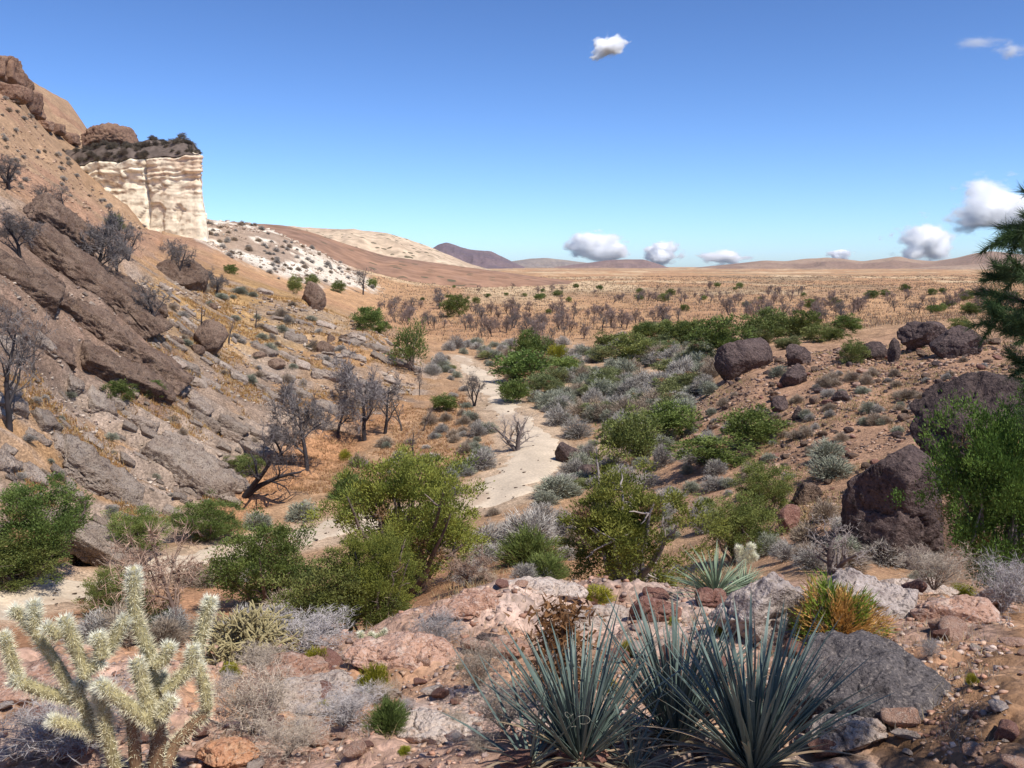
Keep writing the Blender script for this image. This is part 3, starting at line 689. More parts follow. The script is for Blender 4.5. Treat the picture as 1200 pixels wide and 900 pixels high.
slab(95, 420, 205, 475, 34, 1.4, M_BROWN, 'rough brown ledge under the split slab', 106, n=30, rough=0.1)
slab(10, 318, 110, 386, 26, 1.6, M_BROWN, 'brown shelf wedged between two outcrop blocks', 107, n=28)
slab(120, 320, 195, 372, 20, 1.6, M_BROWN, 'brown shelf above the long slab beside bare trees', 108, n=26)
slab(165, 520, 278, 592, 40, 1.8, M_SLAB, 'largest pale grey slab, ending above the green bushes', 110, n=36)
slab(62, 522, 172, 598, 30, 2.0, M_SLAB, 'pale grey slab split by dark cracks', 111, n=32)
slab(20, 585, 165, 660, 34, 1.8, M_SLAB, 'low grey slab reaching down to the dark green bush', 112, n=32, lift=-0.25)
G2 = 'grey slabs across the hillside'
for i, (a, b, c, d, t) in enumerate([(75, 440, 150, 482, 16), (100, 470, 225, 520, 20), (-20, 540, 100, 580, 18), (-20, 470, 66, 495, 22), (180, 445, 292, 515, 20), (230, 410, 330, 470, 16), (225, 480, 320, 545, 18),
        (300, 440, 400, 490, 16), (330, 400, 430, 430, 14), (400, 395, 490, 432, 14), (430, 410, 500, 450, 14), (5, 610, 60, 650, 16), (240, 540, 290, 575, 16), (120, 560, 205, 625, 18), (30, 500, 90, 535, 14), (200, 420, 260, 452, 14), (290, 395, 350, 425, 12), (380, 430, 450, 462, 12)]):
    gs = random.Random(900 + i); m_ = 2 if c - a < 75 else 3
    for j in range(m_):
        f0, f1 = (j + gs.uniform(0.0, 0.15)) / m_, (j + gs.uniform(0.75, 1.05)) / m_; oy = gs.uniform(-7, 7)
        pc = hit(a + (c - a) * f0, b + (d - b) * f0 + oy, 25, 140)[0]
        slab(a + (c - a) * f0, b + (d - b) * f0 + oy, a + (c - a) * f1, b + (d - b) * f1 + oy + gs.uniform(-4, 4), t * gs.uniform(0.55, 1.0), gs.uniform(1.4, 2.2), M_SLAB, 'pale grey tilted slab ' + near(pc), 1200 + i * 7 + j, G2, n=13)

rocks = {}
def rock_set(key, mat, dims, count, n, seed, **kw):
    rocks[key] = [make_mesh(key, *rock_geo(dims, seed + i, n, **kw), mat, None, n > 7) for i in range(count)]
rock_set('ledge', M_SLAB, (1.0, 0.55, 0.30), 6, 8, 300, planes=7, boxy=0.7, rough=0.07)
rock_set('pink', M_PINK, (1.0, 0.8, 0.5), 6, 9, 320, planes=7, rough=0.07, cut=0.5)
rock_set('pale', M_PALE, (1.0, 0.75, 0.45), 5, 9, 340, planes=7, rough=0.07, cut=0.5)
rock_set('red', M_REDR, (1.0, 0.8, 0.6), 4, 8, 360, planes=8, rough=0.08, cut=0.65)
rock_set('dark', M_DARK, (1.0, 0.85, 0.65), 5, 7, 380, planes=8, rough=0.07, cut=0.65)
rock_set('brown', M_BROWN, (1.0, 0.85, 0.65), 5, 7, 390, planes=8, rough=0.08, cut=0.65)

def in_poly(x, y, poly):
    c = False; n = len(poly)
    for i in range(n):
        (a, b), (p, q) = poly[i], poly[(i + 1) % n]
        if (b > y) != (q > y) and x < (p - a) * (y - b) / (q - b) + a: c = not c
    return c
def scatter(poly, count, seed, rmin=2.0, rmax=2500.0, power=1.0):
    g = random.Random(seed); xs = [p[0] for p in poly]; ys = [p[1] for p in poly]; k = 0; tries = 0
    while k < count and tries < count * 30:
        tries += 1
        x = g.uniform(min(xs), max(xs)); y = min(ys) + (max(ys) - min(ys)) * g.random() ** power
        if in_poly(x, y, poly):
            p, d = hit(x, y, rmin, rmax)
            k += 1; yield x, y, p, d, g
def ax_matrix(p, ax, nn, s):
    ax = ax - nn * (ax @ nn); ax /= np.linalg.norm(ax); bx = np.cross(nn, ax)
    return Matrix(((ax[0] * s[0], bx[0] * s[1], nn[0] * s[2], p[0]), (ax[1] * s[0], bx[1] * s[1], nn[1] * s[2], p[1]), (ax[2] * s[0], bx[2] * s[1], nn[2] * s[2], p[2]), (0, 0, 0, 1)))

HILLP = [(0, 560), (0, 300), (110, 330), (240, 330), (340, 350), (440, 385), (500, 432), (470, 480), (380, 500), (300, 530), (270, 590), (110, 640), (40, 620)]
for x, y, p, d, g in scatter(HILLP, 290, 5, 27, 130):
    w = (7 + 20 * g.random() ** 2) * d / F_PX
    o = link('rock_ledge', g.choice(rocks['ledge']))
    o.matrix_world = ax_matrix(p + np.array([0, 0, 0.08 * w]), LEDGE + np.array([0, g.uniform(-0.2, 0.2), g.uniform(-0.1, 0.1)]), normal_at(p[0], p[1]), (w, w * g.uniform(0.8, 1.3), w * g.uniform(0.7, 1.2)))
    tag(o, 'small pale ledge rock ' + near(p), 'rock', 'small ledge rocks on the hillside')
def stone(kind, name, p, s, g, label, cat, group, flat=1.0):
    o = link(name, g.choice(rocks[kind]))
    o.location = (p[0], p[1], p[2] + 0.18 * s * flat); o.rotation_euler = (g.uniform(-0.3, 0.3), g.uniform(-0.3, 0.3), g.uniform(0, 6.28)); o.scale = (s, s * g.uniform(0.8, 1.1), s * flat * g.uniform(0.7, 1.1))
    return tag(o, label, cat, group)
TERR = [(780, 470), (850, 445), (900, 420), (1010, 405), (1200, 400), (1200, 470), (1090, 480), (1080, 530), (1000, 560), (980, 640), (880, 620), (900, 560), (850, 520), (790, 510)]
for x, y, p, d, g in scatter(TERR, 260, 6, 14, 70):
    s = d / F_PX * (5 + 11 * g.random() ** 2.5)
    kd = g.choice(['dark', 'brown', 'brown', 'pink', 'red'])
    stone(kd, 'terrace_stone', p, s, g, {'dark': 'dark loose stone ' + near(p), 'brown': 'brown loose stone ' + near(p), 'pink': 'pinkish loose stone ' + near(p), 'red': 'red brown loose stone ' + near(p)}[kd], 'stone', 'loose %s stones on the terrace' % kd)

# foreground outcrops and the stones about them
def fore(px, py, w, h, mat, label, seed, **kw):
    kw.setdefault('n', 28); kw.setdefault('rough', 0.10); kw.setdefault('depth', 0.7); kw.setdefault('sink', 0.9); kw.setdefault('planes', 12); kw.setdefault('cut', 0.7); kw.setdefault('crack', 0.10); kw.setdefault('rmax', 13)
    return boulder(px, py, w, h, mat, label, seed, 'outcrop', cat='rock', **kw)
fore(905, 745, 170, 62, M_GREY, 'cracked grey rock outcrop behind the fullest yucca', 201, n=48, rough=0.10, crack=0.07, planes=9, cut=0.6)
fore(1050, 722, 130, 40, M_GREY, 'layered grey outcrop behind the orange and green bush', 202, n=38, rough=0.09, tilt=(0, 0.2), crack=0.06, planes=9, cut=0.6)
fore(1050, 846, 190, 36, M_CHAR, 'charcoal dark rock mound crusted with fine grit', 203, n=52, rough=0.09, sink=0.9, tilt=(0.1, -0.1), planes=18, cut=0.85, depth=1.15, crack=0.02)
fore(770, 728, 60, 24, M_REDR, 'long red brown rock on the shelf edge below the juniper', 204, n=30, rough=0.06)
fore(838, 712, 51, 22, M_REDR, 'red brown rock next to the small yucca', 205, n=30, rough=0.06)
fore(1140, 730, 104, 19, M_PINK, 'flat pinkish rock shelf beside the layered outcrop', 206, n=36, rough=0.07)
fore(1090, 690, 99, 21, M_PALE, 'pale rock behind the layered outcrop', 207, n=30)
fore(560, 722, 122, 15, M_PINK, 'crumbly pink rock bank sloping to the big juniper', 208, n=34, rough=0.09)
fore(640, 700, 104, 10, M_PALE, 'pale lichen covered rock below the grey bushes', 209, n=34, rough=0.10)
fore(700, 735, 104, 15, M_PALE, 'whitish rock behind the brown dead stalks', 210, n=36, rough=0.1)
fore(595, 775, 77, 24, M_PINK, 'pink rock just behind the first yucca', 211, n=34, rough=0.09)
fore(685, 905, 92, 34, M_REDR, 'rounded pinkish brown rock in front of the yuccas', 212, n=40, rough=0.05, sink=0.4)
fore(262, 905, 70, 26, M_ORNG, 'smooth orange rock at the foot of the tall cholla', 213, n=30, rough=0.04, sink=0.4)
fore(470, 780, 141, 17, M_PINK, 'broken orange pink rock bank behind the thin cholla', 214, n=34, rough=0.1)
fore(380, 835, 160, 20, M_PALE, 'pale worn rock hump below the yellow green bushes', 215, n=38, rough=0.09, sink=0.7)
fore(520, 870, 113, 16, M_PALE, 'pale pinkish rock hump left of the yucca clump', 216, n=34, rough=0.1, sink=0.7)
fore(330, 800, 94, 16, M_PINK, 'low pink rock ledge beside a small lime bush', 217, n=34, rough=0.1)
fore(568, 765, 40, 22, M_DARK, 'dark brown stone among dry twigs behind the first yucca', 218, n=24, sink=0.2)
fore(958, 852, 70, 26, M_PINK, 'pink stone at the edge of the dark rock mound', 219, n=26, sink=0.3)
fore(1005, 880, 90, 30, M_PALE, 'pale crumbling rock right of the yucca leaves', 220, n=30, sink=0.5)
fore(30, 830, 143, 24, M_PINK, 'pink rock hump behind the tall cholla', 221, n=34, sink=0.6)
FORE = [(0, 800), (200, 800), (330, 770), (420, 760), (520, 700), (620, 680), (900, 670), (1120, 690), (1200, 700), (1200, 900), (0, 900)]
for x, y, p, d, g in scatter(FORE, 295, 7, 2.5, 12.5, 0.8):
    s = d / F_PX * (8 + 38 * g.random() ** 3)
    kd = g.choice(['pink', 'pink', 'pale', 'red', 'red'])
    stone(kd, 'stone', p, s, g, {'pink': ('small ' if s < 0.07 else 'large ') + 'pinkish stone ' + near(p), 'pale': ('small ' if s < 0.07 else 'large ') + 'pale stone ' + near(p), 'red': ('small ' if s < 0.07 else 'large ') + 'red brown stone ' + near(p)}[kd], 'stone', '%s stones on the foreground shelf' % kd)

# rubble nobody could count
def rubble(name, poly, count, seed, rmin, rmax, smin, smax, mats, kindlabel):
    g = rng_of(seed); xs = [p[0] for p in poly]; ys = [p[1] for p in poly]
    base = [rock_geo((1, 0.8, 0.55), seed + i, 1 if i % 8 else 2, 6, 0.16, 0, 0.4) for i in range(8)]
    Pc = []
    need = count
    # sample land directly: uniform in azimuth, geometric in range, kept where it projects into the outline
    while need > 0:
        m = need * 4 + 2000
        az = np.arctan((g.uniform(min(xs), max(xs), m) - 600) / F_PX); r = np.exp(g.uniform(math.log(rmin), math.log(rmax), m))
        x, y = r * np.sin(az), r * np.cos(az); z = H(x, y); px, py = project(x, y, z)
        ok = (poly_mask(px, py, poly, 1.0) > 0.5) & (wash_dist(x, y) > 0.4) & (fbm(xy(x * 8 / rmin, y * 8 / rmin), 3, seed) > -0.12)
        Pc.append(np.stack([x, y, z], -1)[ok][:need]); need -= len(Pc[-1])
        if ok.sum() == 0: break
    Pc = np.concatenate(Pc); B = Build(); cols = np.array(mats)
    for k in range(len(base)):
        sel = Pc[k::len(base)]; n = len(sel); V0, T0 = base[k]
        dist = np.linalg.norm(sel - np.array([0, 0, CAM_Z]), axis=1)
        s = dist / F_PX * (smin + (smax - smin) * g.random(n) ** 3)
        a = g.uniform(0, 6.28, n); ca, sa = np.cos(a), np.sin(a)
        V = V0[None] * s[:, None, None]
        Vx = V[..., 0] * ca[:, None] - V[..., 1] * sa[:, None]; Vy = V[..., 0] * sa[:, None] + V[..., 1] * ca[:, None]
        W = np.stack([Vx, Vy, V[..., 2]], -1) + sel[:, None] + np.stack([0 * s, 0 * s, 0.15 * s], -1)[:, None]
        C = cols[g.integers(0, len(cols), n)] * g.uniform(0.75, 1.25, n)[:, None]
        T = T0[None] + (np.arange(n) * len(V0))[:, None, None]
        B.add(W.reshape(-1, 3), T.reshape(-1, 3), np.repeat(C, len(V0), 0))
    o = link(name, B.mesh(name, M_RUBBLE)); return tag(o, kindlabel, 'gravel', None, 'stuff')
M_RUBBLE = attr_material('rubble_stone', var=0.0, rough=0.95, noise_scale=20.0, noise_amt=0.3, spec=0.1)
PINKS = [(0.46, 0.29, 0.21), (0.50, 0.39, 0.32), (0.38, 0.21, 0.145), (0.32, 0.235, 0.20), (0.50, 0.33, 0.225)]
rubble('gravel', [(-20, 790), (300, 760), (520, 695), (700, 675), (1210, 680), (1210, 920), (-20, 920)], 8500, 11, 2.8, 12.0, 2.0, 10.0, PINKS, 'loose pink and pale gravel over the foreground shelf')
rubble('gravel', TERR, 5500, 12, 14, 75, 1.5, 6.0, [(0.36, 0.22, 0.15), (0.22, 0.15, 0.12), (0.12, 0.085, 0.075), (0.45, 0.32, 0.24)], 'loose reddish rubble over the boulder terrace')
rubble('gravel', HILLP, 4000, 13, 27, 130, 1.5, 6.0, [(0.42, 0.33, 0.26), (0.32, 0.24, 0.19), (0.20, 0.145, 0.115), (0.48, 0.40, 0.32)], 'loose grey rubble over the hillside')
rubble('gravel', [(240, 258), (310, 262), (425, 322), (430, 338), (300, 315), (240, 290)], 800, 14, 140, 330, 1.5, 5.5, [(0.70, 0.62, 0.51), (0.62, 0.52, 0.41), (0.30, 0.22, 0.17), (0.40, 0.30, 0.22), (0.34, 0.25, 0.19)], 'white blocky scree on the slope right of the cliff')

# rusty rock bands below the left summit and the orange knoll above the cap
for i, (x, y, r, w, h) in enumerate([(4, 100, 203, 44, 20), (18, 112, 206, 34, 18), (30, 124, 210, 30, 16), (8, 126, 196, 40, 12), (36, 138, 212, 26, 12), (-10, 92, 200, 40, 20), (50, 146, 219, 20, 8), (62, 151, 224, 22, 9), (78, 154, 229, 24, 9)]):
    q = at_r(x, y, r); k = r / F_PX; V, T = rock_geo((w * k, w * k * 0.8, h * k * 1.6), 700 + i, 14, 10, 0.14, 0.3, 0.75); q[2] = float(H(q[0], q[1])) + 0.15 * h * k
    tag(link('rock_band', make_mesh('rock_band', V, T, M_RUST, None, True), loc=q), 'rusty brown rock band below the steep summit', 'rock', 'rock bands below the summit')

# rusty pebbles strewn over the sand
gp = random.Random(31); rock_set('pebble', M_BROWN, (1.0, 0.8, 0.5), 4, 3, 395, planes=8, cut=0.65)
for i in range(150):
    t_ = gp.uniform(60, 400); k_ = int(t_); u_ = gp.uniform(-0.95, 0.95); dd = wline[min(k_ + 1, 419)] - wline[k_ - 1]; dd /= np.linalg.norm(dd[:2]); q = wline[k_] + np.array([-dd[1], dd[0], 0]) * u_ * whalf[k_]
    s_ = gp.uniform(0.06, 0.22); o = link('pebble', gp.choice(rocks['pebble']), loc=(q[0], q[1], float(H(q[0], q[1])) + 0.06), rot=(0, 0, gp.uniform(0, 6)), scale=(s_, s_, s_ * 0.7)); tag(o, 'brown pebble on the pale sand of the wash', 'stone', 'pebbles on the sandy wash')

rubble('gravel', [(0, 95), (40, 140), (60, 175), (110, 218), (185, 278), (100, 300), (60, 245), (0, 215)], 1600, 15, 62, 230, 1.2, 4.5, [(0.34, 0.22, 0.15), (0.24, 0.16, 0.12), (0.46, 0.32, 0.22)], 'loose brown stones over the steep tan talus')

q = at_r(126, 161, 222); V, T = rock_geo((62 * 222 / F_PX, 10.0, 34 * 222 / F_PX), 740, 30, 8, 0.2, 0.0, 0.55)
tag(link('rock_knoll', make_mesh('rock_knoll', V, T, M_RUST, None, True), loc=q), 'orange brown rocky knoll rising above the dark cliff cap', 'rock')

# ------------------------------------------------------------------ plants
M_LEAF = attr_material('leaf', tint=(1.2, 1.18, 1.12), var=0.2, transl=0.22, rough=0.6, hue_var=0.015)
M_TWIG = attr_material('twig', var=0.2, rough=0.9)
M_BARK = attr_material('bark', var=0.15, rough=0.9, noise_scale=14.0, noise_amt=0.4)
M_STRAW = attr_material('straw', var=0.0, transl=0.2, rough=0.8)

def unit(v): return v / (np.linalg.norm(v, axis=-1, keepdims=True) + 1e-9)
def blades(B, P, D, ln_, wd, C, g, bend=0.0):
    """one thin triangle per leaf"""
    n = len(P); S = unit(np.cross(D, g.normal(size=(n, 3))))
    ln_ = np.broadcast_to(ln_, (n,))[:, None]; wd = np.broadcast_to(wd, (n,))[:, None] / 2
    V = np.stack([P - S * wd, P + S * wd, P + D * ln_ + bend * ln_ * np.array([0, 0, -1.0])], 1).reshape(-1, 3)
    B.add(V, np.arange(3 * n).reshape(-1, 3), np.repeat(np.broadcast_to(C, (n, 3)), 3, 0))

def wander(p, q, n, amp, g):
    t = np.linspace(0, 1, n)[:, None]; P = p + (q - p) * t
    w = np.cumsum(g.normal(size=(n, 3)) * amp, 0); w -= w[0] + (w[-1] - w[0]) * t
    return P + w

def leafy(seed, nclump=120, nleaf=70, leaf=0.05, lw=0.018, c0=(0.05, 0.09, 0.02), c1=(0.12, 0.17, 0.03), open_=0.0, lump=0.35, rc=0.12, dead=0.03, low=0.06, limb=12, trunk=0.03, bark=(0.16, 0.12, 0.10), stems=3, gap=-0.25):
    """a crown 1 wide, 1 deep, 1 high above its base, and the limbs that carry it"""
    g = rng_of(seed); cen = []
    while len(cen) < nclump:
        d = unit(g.normal(size=3)); rr = g.random() ** 0.40
        R_ = 1 + lump * float(fbm(np.array([d * 1.9 + seed]), 3, seed)[0]) * 1.8
        p = d * rr * R_ * np.array([0.47, 0.47, 0.46]) + np.array([0, 0, 0.5])
        if p[2] < low or (p[2] < 0.30 and abs(d[2]) > 0.97): continue
        if float(vnoise(np.array([p * 5 + seed * 3.1]), seed)[0]) < gap and g.random() < 0.85: continue
        cen.append(p)
    cen = np.array(cen); cr = rc * g.uniform(0.6, 1.25, nclump)
    n = nclump * nleaf; ci = np.repeat(np.arange(nclump), nleaf)
    o = g.normal(size=(n, 3)) * np.array([0.55, 0.55, 0.42])
    P = cen[ci] + o * cr[ci][:, None]
    D = unit(unit(P - np.array([0, 0, 0.25])) * 0.6 + o * 0.7 + np.array([0, 0, 0.45]) + g.normal(size=(n, 3)) * 0.45)
    f = np.clip(g.random(nclump)[ci] * 0.75 + g.random(n) * 0.35, 0, 1)[:, None]
    C = np.array(c0) * (1 - f) + np.array(c1) * f
    C = np.where((g.random(nclump)[ci] < dead)[:, None], np.array([0.26, 0.16, 0.09]) * g.uniform(0.7, 1.2, (n, 1)), C)
    Bc = Build(); blades(Bc, P, D, leaf * g.uniform(0.6, 1.3, n), lw * g.uniform(0.7, 1.3, n), C, g)
    Bt = Build()
    base = [np.array([g.normal() * 0.03, g.normal() * 0.03, -0.03]) for _ in range(stems)]
    for k in range(limb):
        c = cen[g.integers(nclump)]; b = base[k % stems]; mid = b + (c - b) * 0.45 + np.array([0, 0, -0.03]) + g.normal(size=3) * 0.03
        Pk = np.vstack([wander(b, mid, 5, 0.012, g)[:-1], wander(mid, c, 6, 0.014, g)])
        Bt.tube(Pk, np.linspace(trunk, trunk * 0.18, len(Pk)), 6, bark)
        for _ in range(2):
            q = Pk[g.integers(4, len(Pk))]; e = q + unit(g.normal(size=3) + np.array([0, 0, 0.4])) * g.uniform(0.08, 0.2)
            Bt.tube(wander(q, e, 4, 0.01, g), np.linspace(trunk * 0.3, trunk * 0.1, 4), 4, np.array(bark) * 1.25)
    return Bt, Bc

def sage(seed, n=2600, c0=(0.19, 0.18, 0.17), c1=(0.33, 0.31, 0.29), ln_=0.20, wd=0.012, up=0.25, lump=0.3, twig=(0.20, 0.17, 0.15), core=0.45, tipc=None, tipf=0.0):
    """a dome of fine twigs, 1 wide and 1 high"""
    g = rng_of(seed); B = Build()
    d = g.normal(size=(n, 3)); d[:, 2] = np.abs(d[:, 2]) * 1.1 + 0.02; d = unit(d)
    Rr = 1 + lump * fbm(d * 2.6 + seed, 3, seed) * 1.6
    rad = (core + (1 - core) * g.random(n) ** 0.6) * Rr
    P = d * rad[:, None] * np.array([0.46, 0.46, 0.86]) * 0.86
    D = unit(d + np.array([0, 0, up]) + g.normal(size=(n, 3)) * 0.38)
    f = np.clip(0.6 * (fbm(d * 4 + seed, 2, seed + 3) + 0.5) + g.random(n) * 0.5, 0, 1)[:, None]
    C = np.array(c0) * (1 - f) + np.array(c1) * f
    if tipc is not None:
        pick = (fbm(d * 3.0 + seed, 2, seed + 8) + g.normal(size=n) * 0.15 < tipf)[:, None]; C = np.where(pick, np.array(tipc) * g.uniform(0.7, 1.2, (n, 1)), C)
    blades(B, P, D, ln_ * g.uniform(0.5, 1.3, n), wd * g.uniform(0.7, 1.4, n), C, g)
    m = n // 18
    for k in range(m):
        e = P[k]; b = np.array([g.normal() * 0.05, g.normal() * 0.05, -0.03])
        B.tube(wander(b, e, 4, 0.02, g), np.linspace(0.010, 0.004, 4), 3, np.array(twig) * g.uniform(0.7, 1.2), tip=False)
    return B

def bare_tree(seed, height=1.0, trunk_r=0.028, spread=0.75, levels=4, kids=(5, 4, 4, 4), lean=(0, 0), c_tr=(0.040, 0.034, 0.036), c_tw=(0.17, 0.145, 0.14), twigs=7, stems=1, tl=0.05, first=0.25, up=0.25, droop=0.0, tw=0.004):
    """a leafless tree 1 high: trunk and limbs in one mesh, the fine twigs in another"""
    g = rng_of(seed); Bt, Bw = Build(), Build(); P_, D_ = [], []
    def grow(p, d, ln_, rad, lev):
        n = 7 if lev == 0 else 5
        pts = [p]; q = p.copy(); dd = d.copy()
        for k in range(n - 1):
            dd = unit(dd + g.normal(size=3) * (0.10 if lev == 0 else 0.24) + np.array([0, 0, (up if lev else 0.1) * 0.25 - droop * 0.2 * lev])); q = q + dd * ln_ / (n - 1); pts.append(q)
        pts = np.array(pts); rads = np.linspace(rad, rad * 0.30, n)
        f = lev / levels; cc = np.array(c_tr) * (1 - f) + np.array(c_tw) * f
        (Bt if lev < 2 else Bw).tube(pts, rads, 7 if lev == 0 else (5 if lev == 1 else 3), cc, tip=lev < 2)
        if lev < levels - 1:
            m = kids[lev]
            for j in range(m):
                t = first + (1 - first) * (j + g.random()) / m if lev == 0 else 0.2 + 0.8 * (j + g.random()) / m
                fi = t * (n - 1); i = min(int(fi), n - 2); s = pts[i] + (pts[i + 1] - pts[i]) * (fi - i)
                ax = unit(pts[i + 1] - pts[i]); side = unit(np.cross(ax, g.normal(size=3)))
                nd = unit(ax * (0.55 if lev == 0 else 0.7) + side * spread * g.uniform(0.7, 1.3) + np.array([0, 0, up * 0.4 - droop]))
                grow(s, nd, ln_ * g.uniform(0.42, 0.68) * (1.05 - 0.45 * t if lev == 0 else 1), max(rads[i] * 0.55, 0.002), lev + 1)
        else:
            for _ in range(twigs):
                P_.append(pts[g.integers(1, n)]); D_.append(unit(unit(pts[-1] - pts[0]) * 0.6 + g.normal(size=3) * 0.7 + np.array([0, 0, 0.15 - droop])))
    for s in range(stems):
        a = g.uniform(0, 6.28); o = 0.0 if stems == 1 else 0.35
        d0 = unit(np.array([lean[0] + o * math.cos(a), lean[1] + o * math.sin(a), 1.0]))
        grow(np.array([0.015 * math.cos(a), 0.015 * math.sin(a), -0.02]), d0, height * 0.62, trunk_r, 0)
    P_, D_ = np.array(P_), np.array(D_); n = len(P_)
    blades(Bw, P_, D_, tl * g.uniform(0.5, 1.4, n), tw, np.array(c_tw) * g.uniform(0.75, 1.25, (n, 1)), g)
    return Bt, Bw

def two_part(name, parts, label, cat, p, sx, sz, rz=0.0, group=None, names=('trunk', 'crown'), rot=None):
    root = link(name, None, loc=p, rot=rot or (0, 0, rz), scale=(sx, sx, sz)); tag(root, label, cat, group)
    root.empty_display_size = 0.2
    for nm, me in zip(names, parts):
        if me is not None: link(nm, me, root)
    return root
def mesh2(nm, pair, m1, m2): return (pair[0].mesh(nm + '_trunk', m1, True), pair[1].mesh(nm + '_crown', m2))

JUN = dict(c0=(0.070, 0.100, 0.022), c1=(0.275, 0.285, 0.060))
DKG = dict(c0=(0.050, 0.080, 0.022), c1=(0.150, 0.190, 0.050))
hero = {
 'juniper_a': mesh2('juniper', leafy(1, 430, 130, 0.019, 0.009, rc=0.058, lump=0.5, limb=22, gap=-0.12, **JUN), M_BARK, M_LEAF),
 'juniper_b': mesh2('juniper', leafy(2, 340, 120, 0.022, 0.010, rc=0.056, lump=0.55, gap=-0.04, limb=34, bark=(0.26, 0.22, 0.20), **JUN), M_BARK, M_LEAF),
 'juniper_c': mesh2('juniper', leafy(3, 520, 120, 0.019, 0.010, c0=(0.045, 0.080, 0.014), c1=(0.125, 0.175, 0.035), rc=0.066, lump=0.5, gap=-0.3, low=0.05, limb=14, bark=(0.22, 0.18, 0.16)), M_BARK, M_LEAF),
 'oak_a': mesh2('oak', leafy(4, 300, 90, 0.022, 0.014, rc=0.072, gap=-0.15, **DKG), M_BARK, M_LEAF),
 'oak_b': mesh2('oak', leafy(5, 300, 90, 0.022, 0.014, c0=(0.07, 0.10, 0.028), c1=(0.20, 0.225, 0.065), rc=0.072, gap=-0.15, lump=0.45), M_BARK, M_LEAF),
}
def hero_tree(key, name, px, py, w, h, label, cat='tree', rz=0.0, rmin=2.0, rmax=60):
    p, d = hit(px, py, rmin, rmax); k = d / F_PX
    two_part(name, hero[key], label, cat, p, w * k, h * k, rz)
hero_tree('juniper_a', 'juniper_tree', 475, 702, 168, 178, 'large dense olive green juniper beside the wash bend', rz=0.6, rmin=14)
hero_tree('oak_b', 'shrub_oak', 398, 752, 140, 96, 'grey green rounded shrub in front of the large juniper', 'shrub', 1.3, 11)
hero_tree('oak_a', 'shrub_oak', 315, 712, 116, 102, 'dark green bush with pale specks next to the brown dead tree', 'shrub', 2.2, 12)
hero_tree('juniper_a', 'juniper_tree', 440, 745, 96, 120, 'bright green lower juniper growing under the large one', 'tree', 2.5, 11)
hero_tree('oak_a', 'shrub_oak', 38, 672, 112, 100, 'dark green bushy oak on the far bank of the sandy wash', 'shrub', 4.0, 22)
hero_tree('oak_b', 'shrub_oak', 24, 684, 104, 54, 'low grey green bush in front of the dark bushy oak', 'shrub', 5.0, 22)
hero_tree('oak_b', 'shrub_oak', 165, 652, 64, 52, 'small olive bush between the wash and the grey slab', 'shrub', 0.4, 24)
hero_tree('oak_a', 'shrub_oak', 246, 632, 76, 48, 'dark green bush at the foot of the largest grey slab', 'shrub', 1.9, 24)
hero_tree('oak_b', 'shrub_oak', 134, 722, 70, 50, 'mid green bush just behind the tall cholla', 'shrub', 3.0, 11)
hero_tree('oak_a', 'shrub_oak', 160, 748, 74, 56, 'shadowy green bush under the brown dead tree', 'shrub', 0.9, 11)
hero_tree('juniper_b', 'juniper_tree', 738, 698, 172, 155, 'yellow green juniper with grey bare limbs on the shelf edge', rz=0.3, rmin=11)
hero_tree('juniper_c', 'juniper_tree', 1178, 700, 146, 215, 'tall bright green juniper beside the giant dark boulder', rz=1.0, rmin=9)
hero_tree('oak_b', 'shrub_oak', 868, 660, 84, 78, 'upright sparse green bush behind the small pale yucca', 'shrub', 0.0, 12)
hero_tree('oak_b', 'shrub_oak', 893, 608, 70, 64, 'thin open olive bush with bare twigs, above the sparse green bush', 'shrub', 2.8, 14)

green = {
 'dark': [leafy(20 + i, 110, 60, 0.050, 0.030, rc=0.11, limb=5, **DKG)[1].mesh('green_bush', M_LEAF) for i in range(3)],
 'mid': [leafy(30 + i, 110, 60, 0.052, 0.030, c0=(0.085, 0.115, 0.032), c1=(0.23, 0.255, 0.085), rc=0.11, limb=5)[1].mesh('green_bush', M_LEAF) for i in range(3)],
 'bright': [leafy(40 + i, 110, 60, 0.052, 0.030, c0=(0.065, 0.105, 0.025), c1=(0.17, 0.225, 0.06), rc=0.11, limb=5)[1].mesh('green_bush', M_LEAF) for i in range(3)],
 'olive': [leafy(45 + i, 110, 60, 0.050, 0.030, c0=(0.10, 0.125, 0.05), c1=(0.27, 0.29, 0.135), rc=0.11, limb=5)[1].mesh('green_bush', M_LEAF) for i in range(3)],
 'lime': [sage(50 + i, 3000, (0.15, 0.16, 0.02), (0.33, 0.31, 0.03), 0.12, 0.016, 0.5, twig=(0.12, 0.12, 0.03)).mesh('lime_bush', M_LEAF) for i in range(2)],
 'broom': [sage(55 + i, 4200, (0.08, 0.115, 0.03), (0.19, 0.235, 0.07), 0.15, 0.013, 0.6, 0.5, twig=(0.1, 0.1, 0.04)).mesh('green_broom', M_LEAF) for i in range(2)],
}
greys = {
 'grey': [sage(60 + i, 2400, (0.26, 0.235, 0.205), (0.47, 0.435, 0.385), 0.13, 0.013, twig=(0.16, 0.14, 0.14)).mesh('grey_shrub', M_TWIG) for i in range(4)],
 'sage': [sage(70 + i, 2400, (0.19, 0.205, 0.15), (0.37, 0.375, 0.285), 0.13, 0.016, twig=(0.16, 0.14, 0.11)).mesh('sage_shrub', M_TWIG) for i in range(3)],
 'tan': [sage(80 + i, 2000, (0.25, 0.19, 0.14), (0.42, 0.34, 0.255), 0.20, 0.014, twig=(0.2, 0.15, 0.11)).mesh('dry_shrub', M_TWIG) for i in range(3)],
}
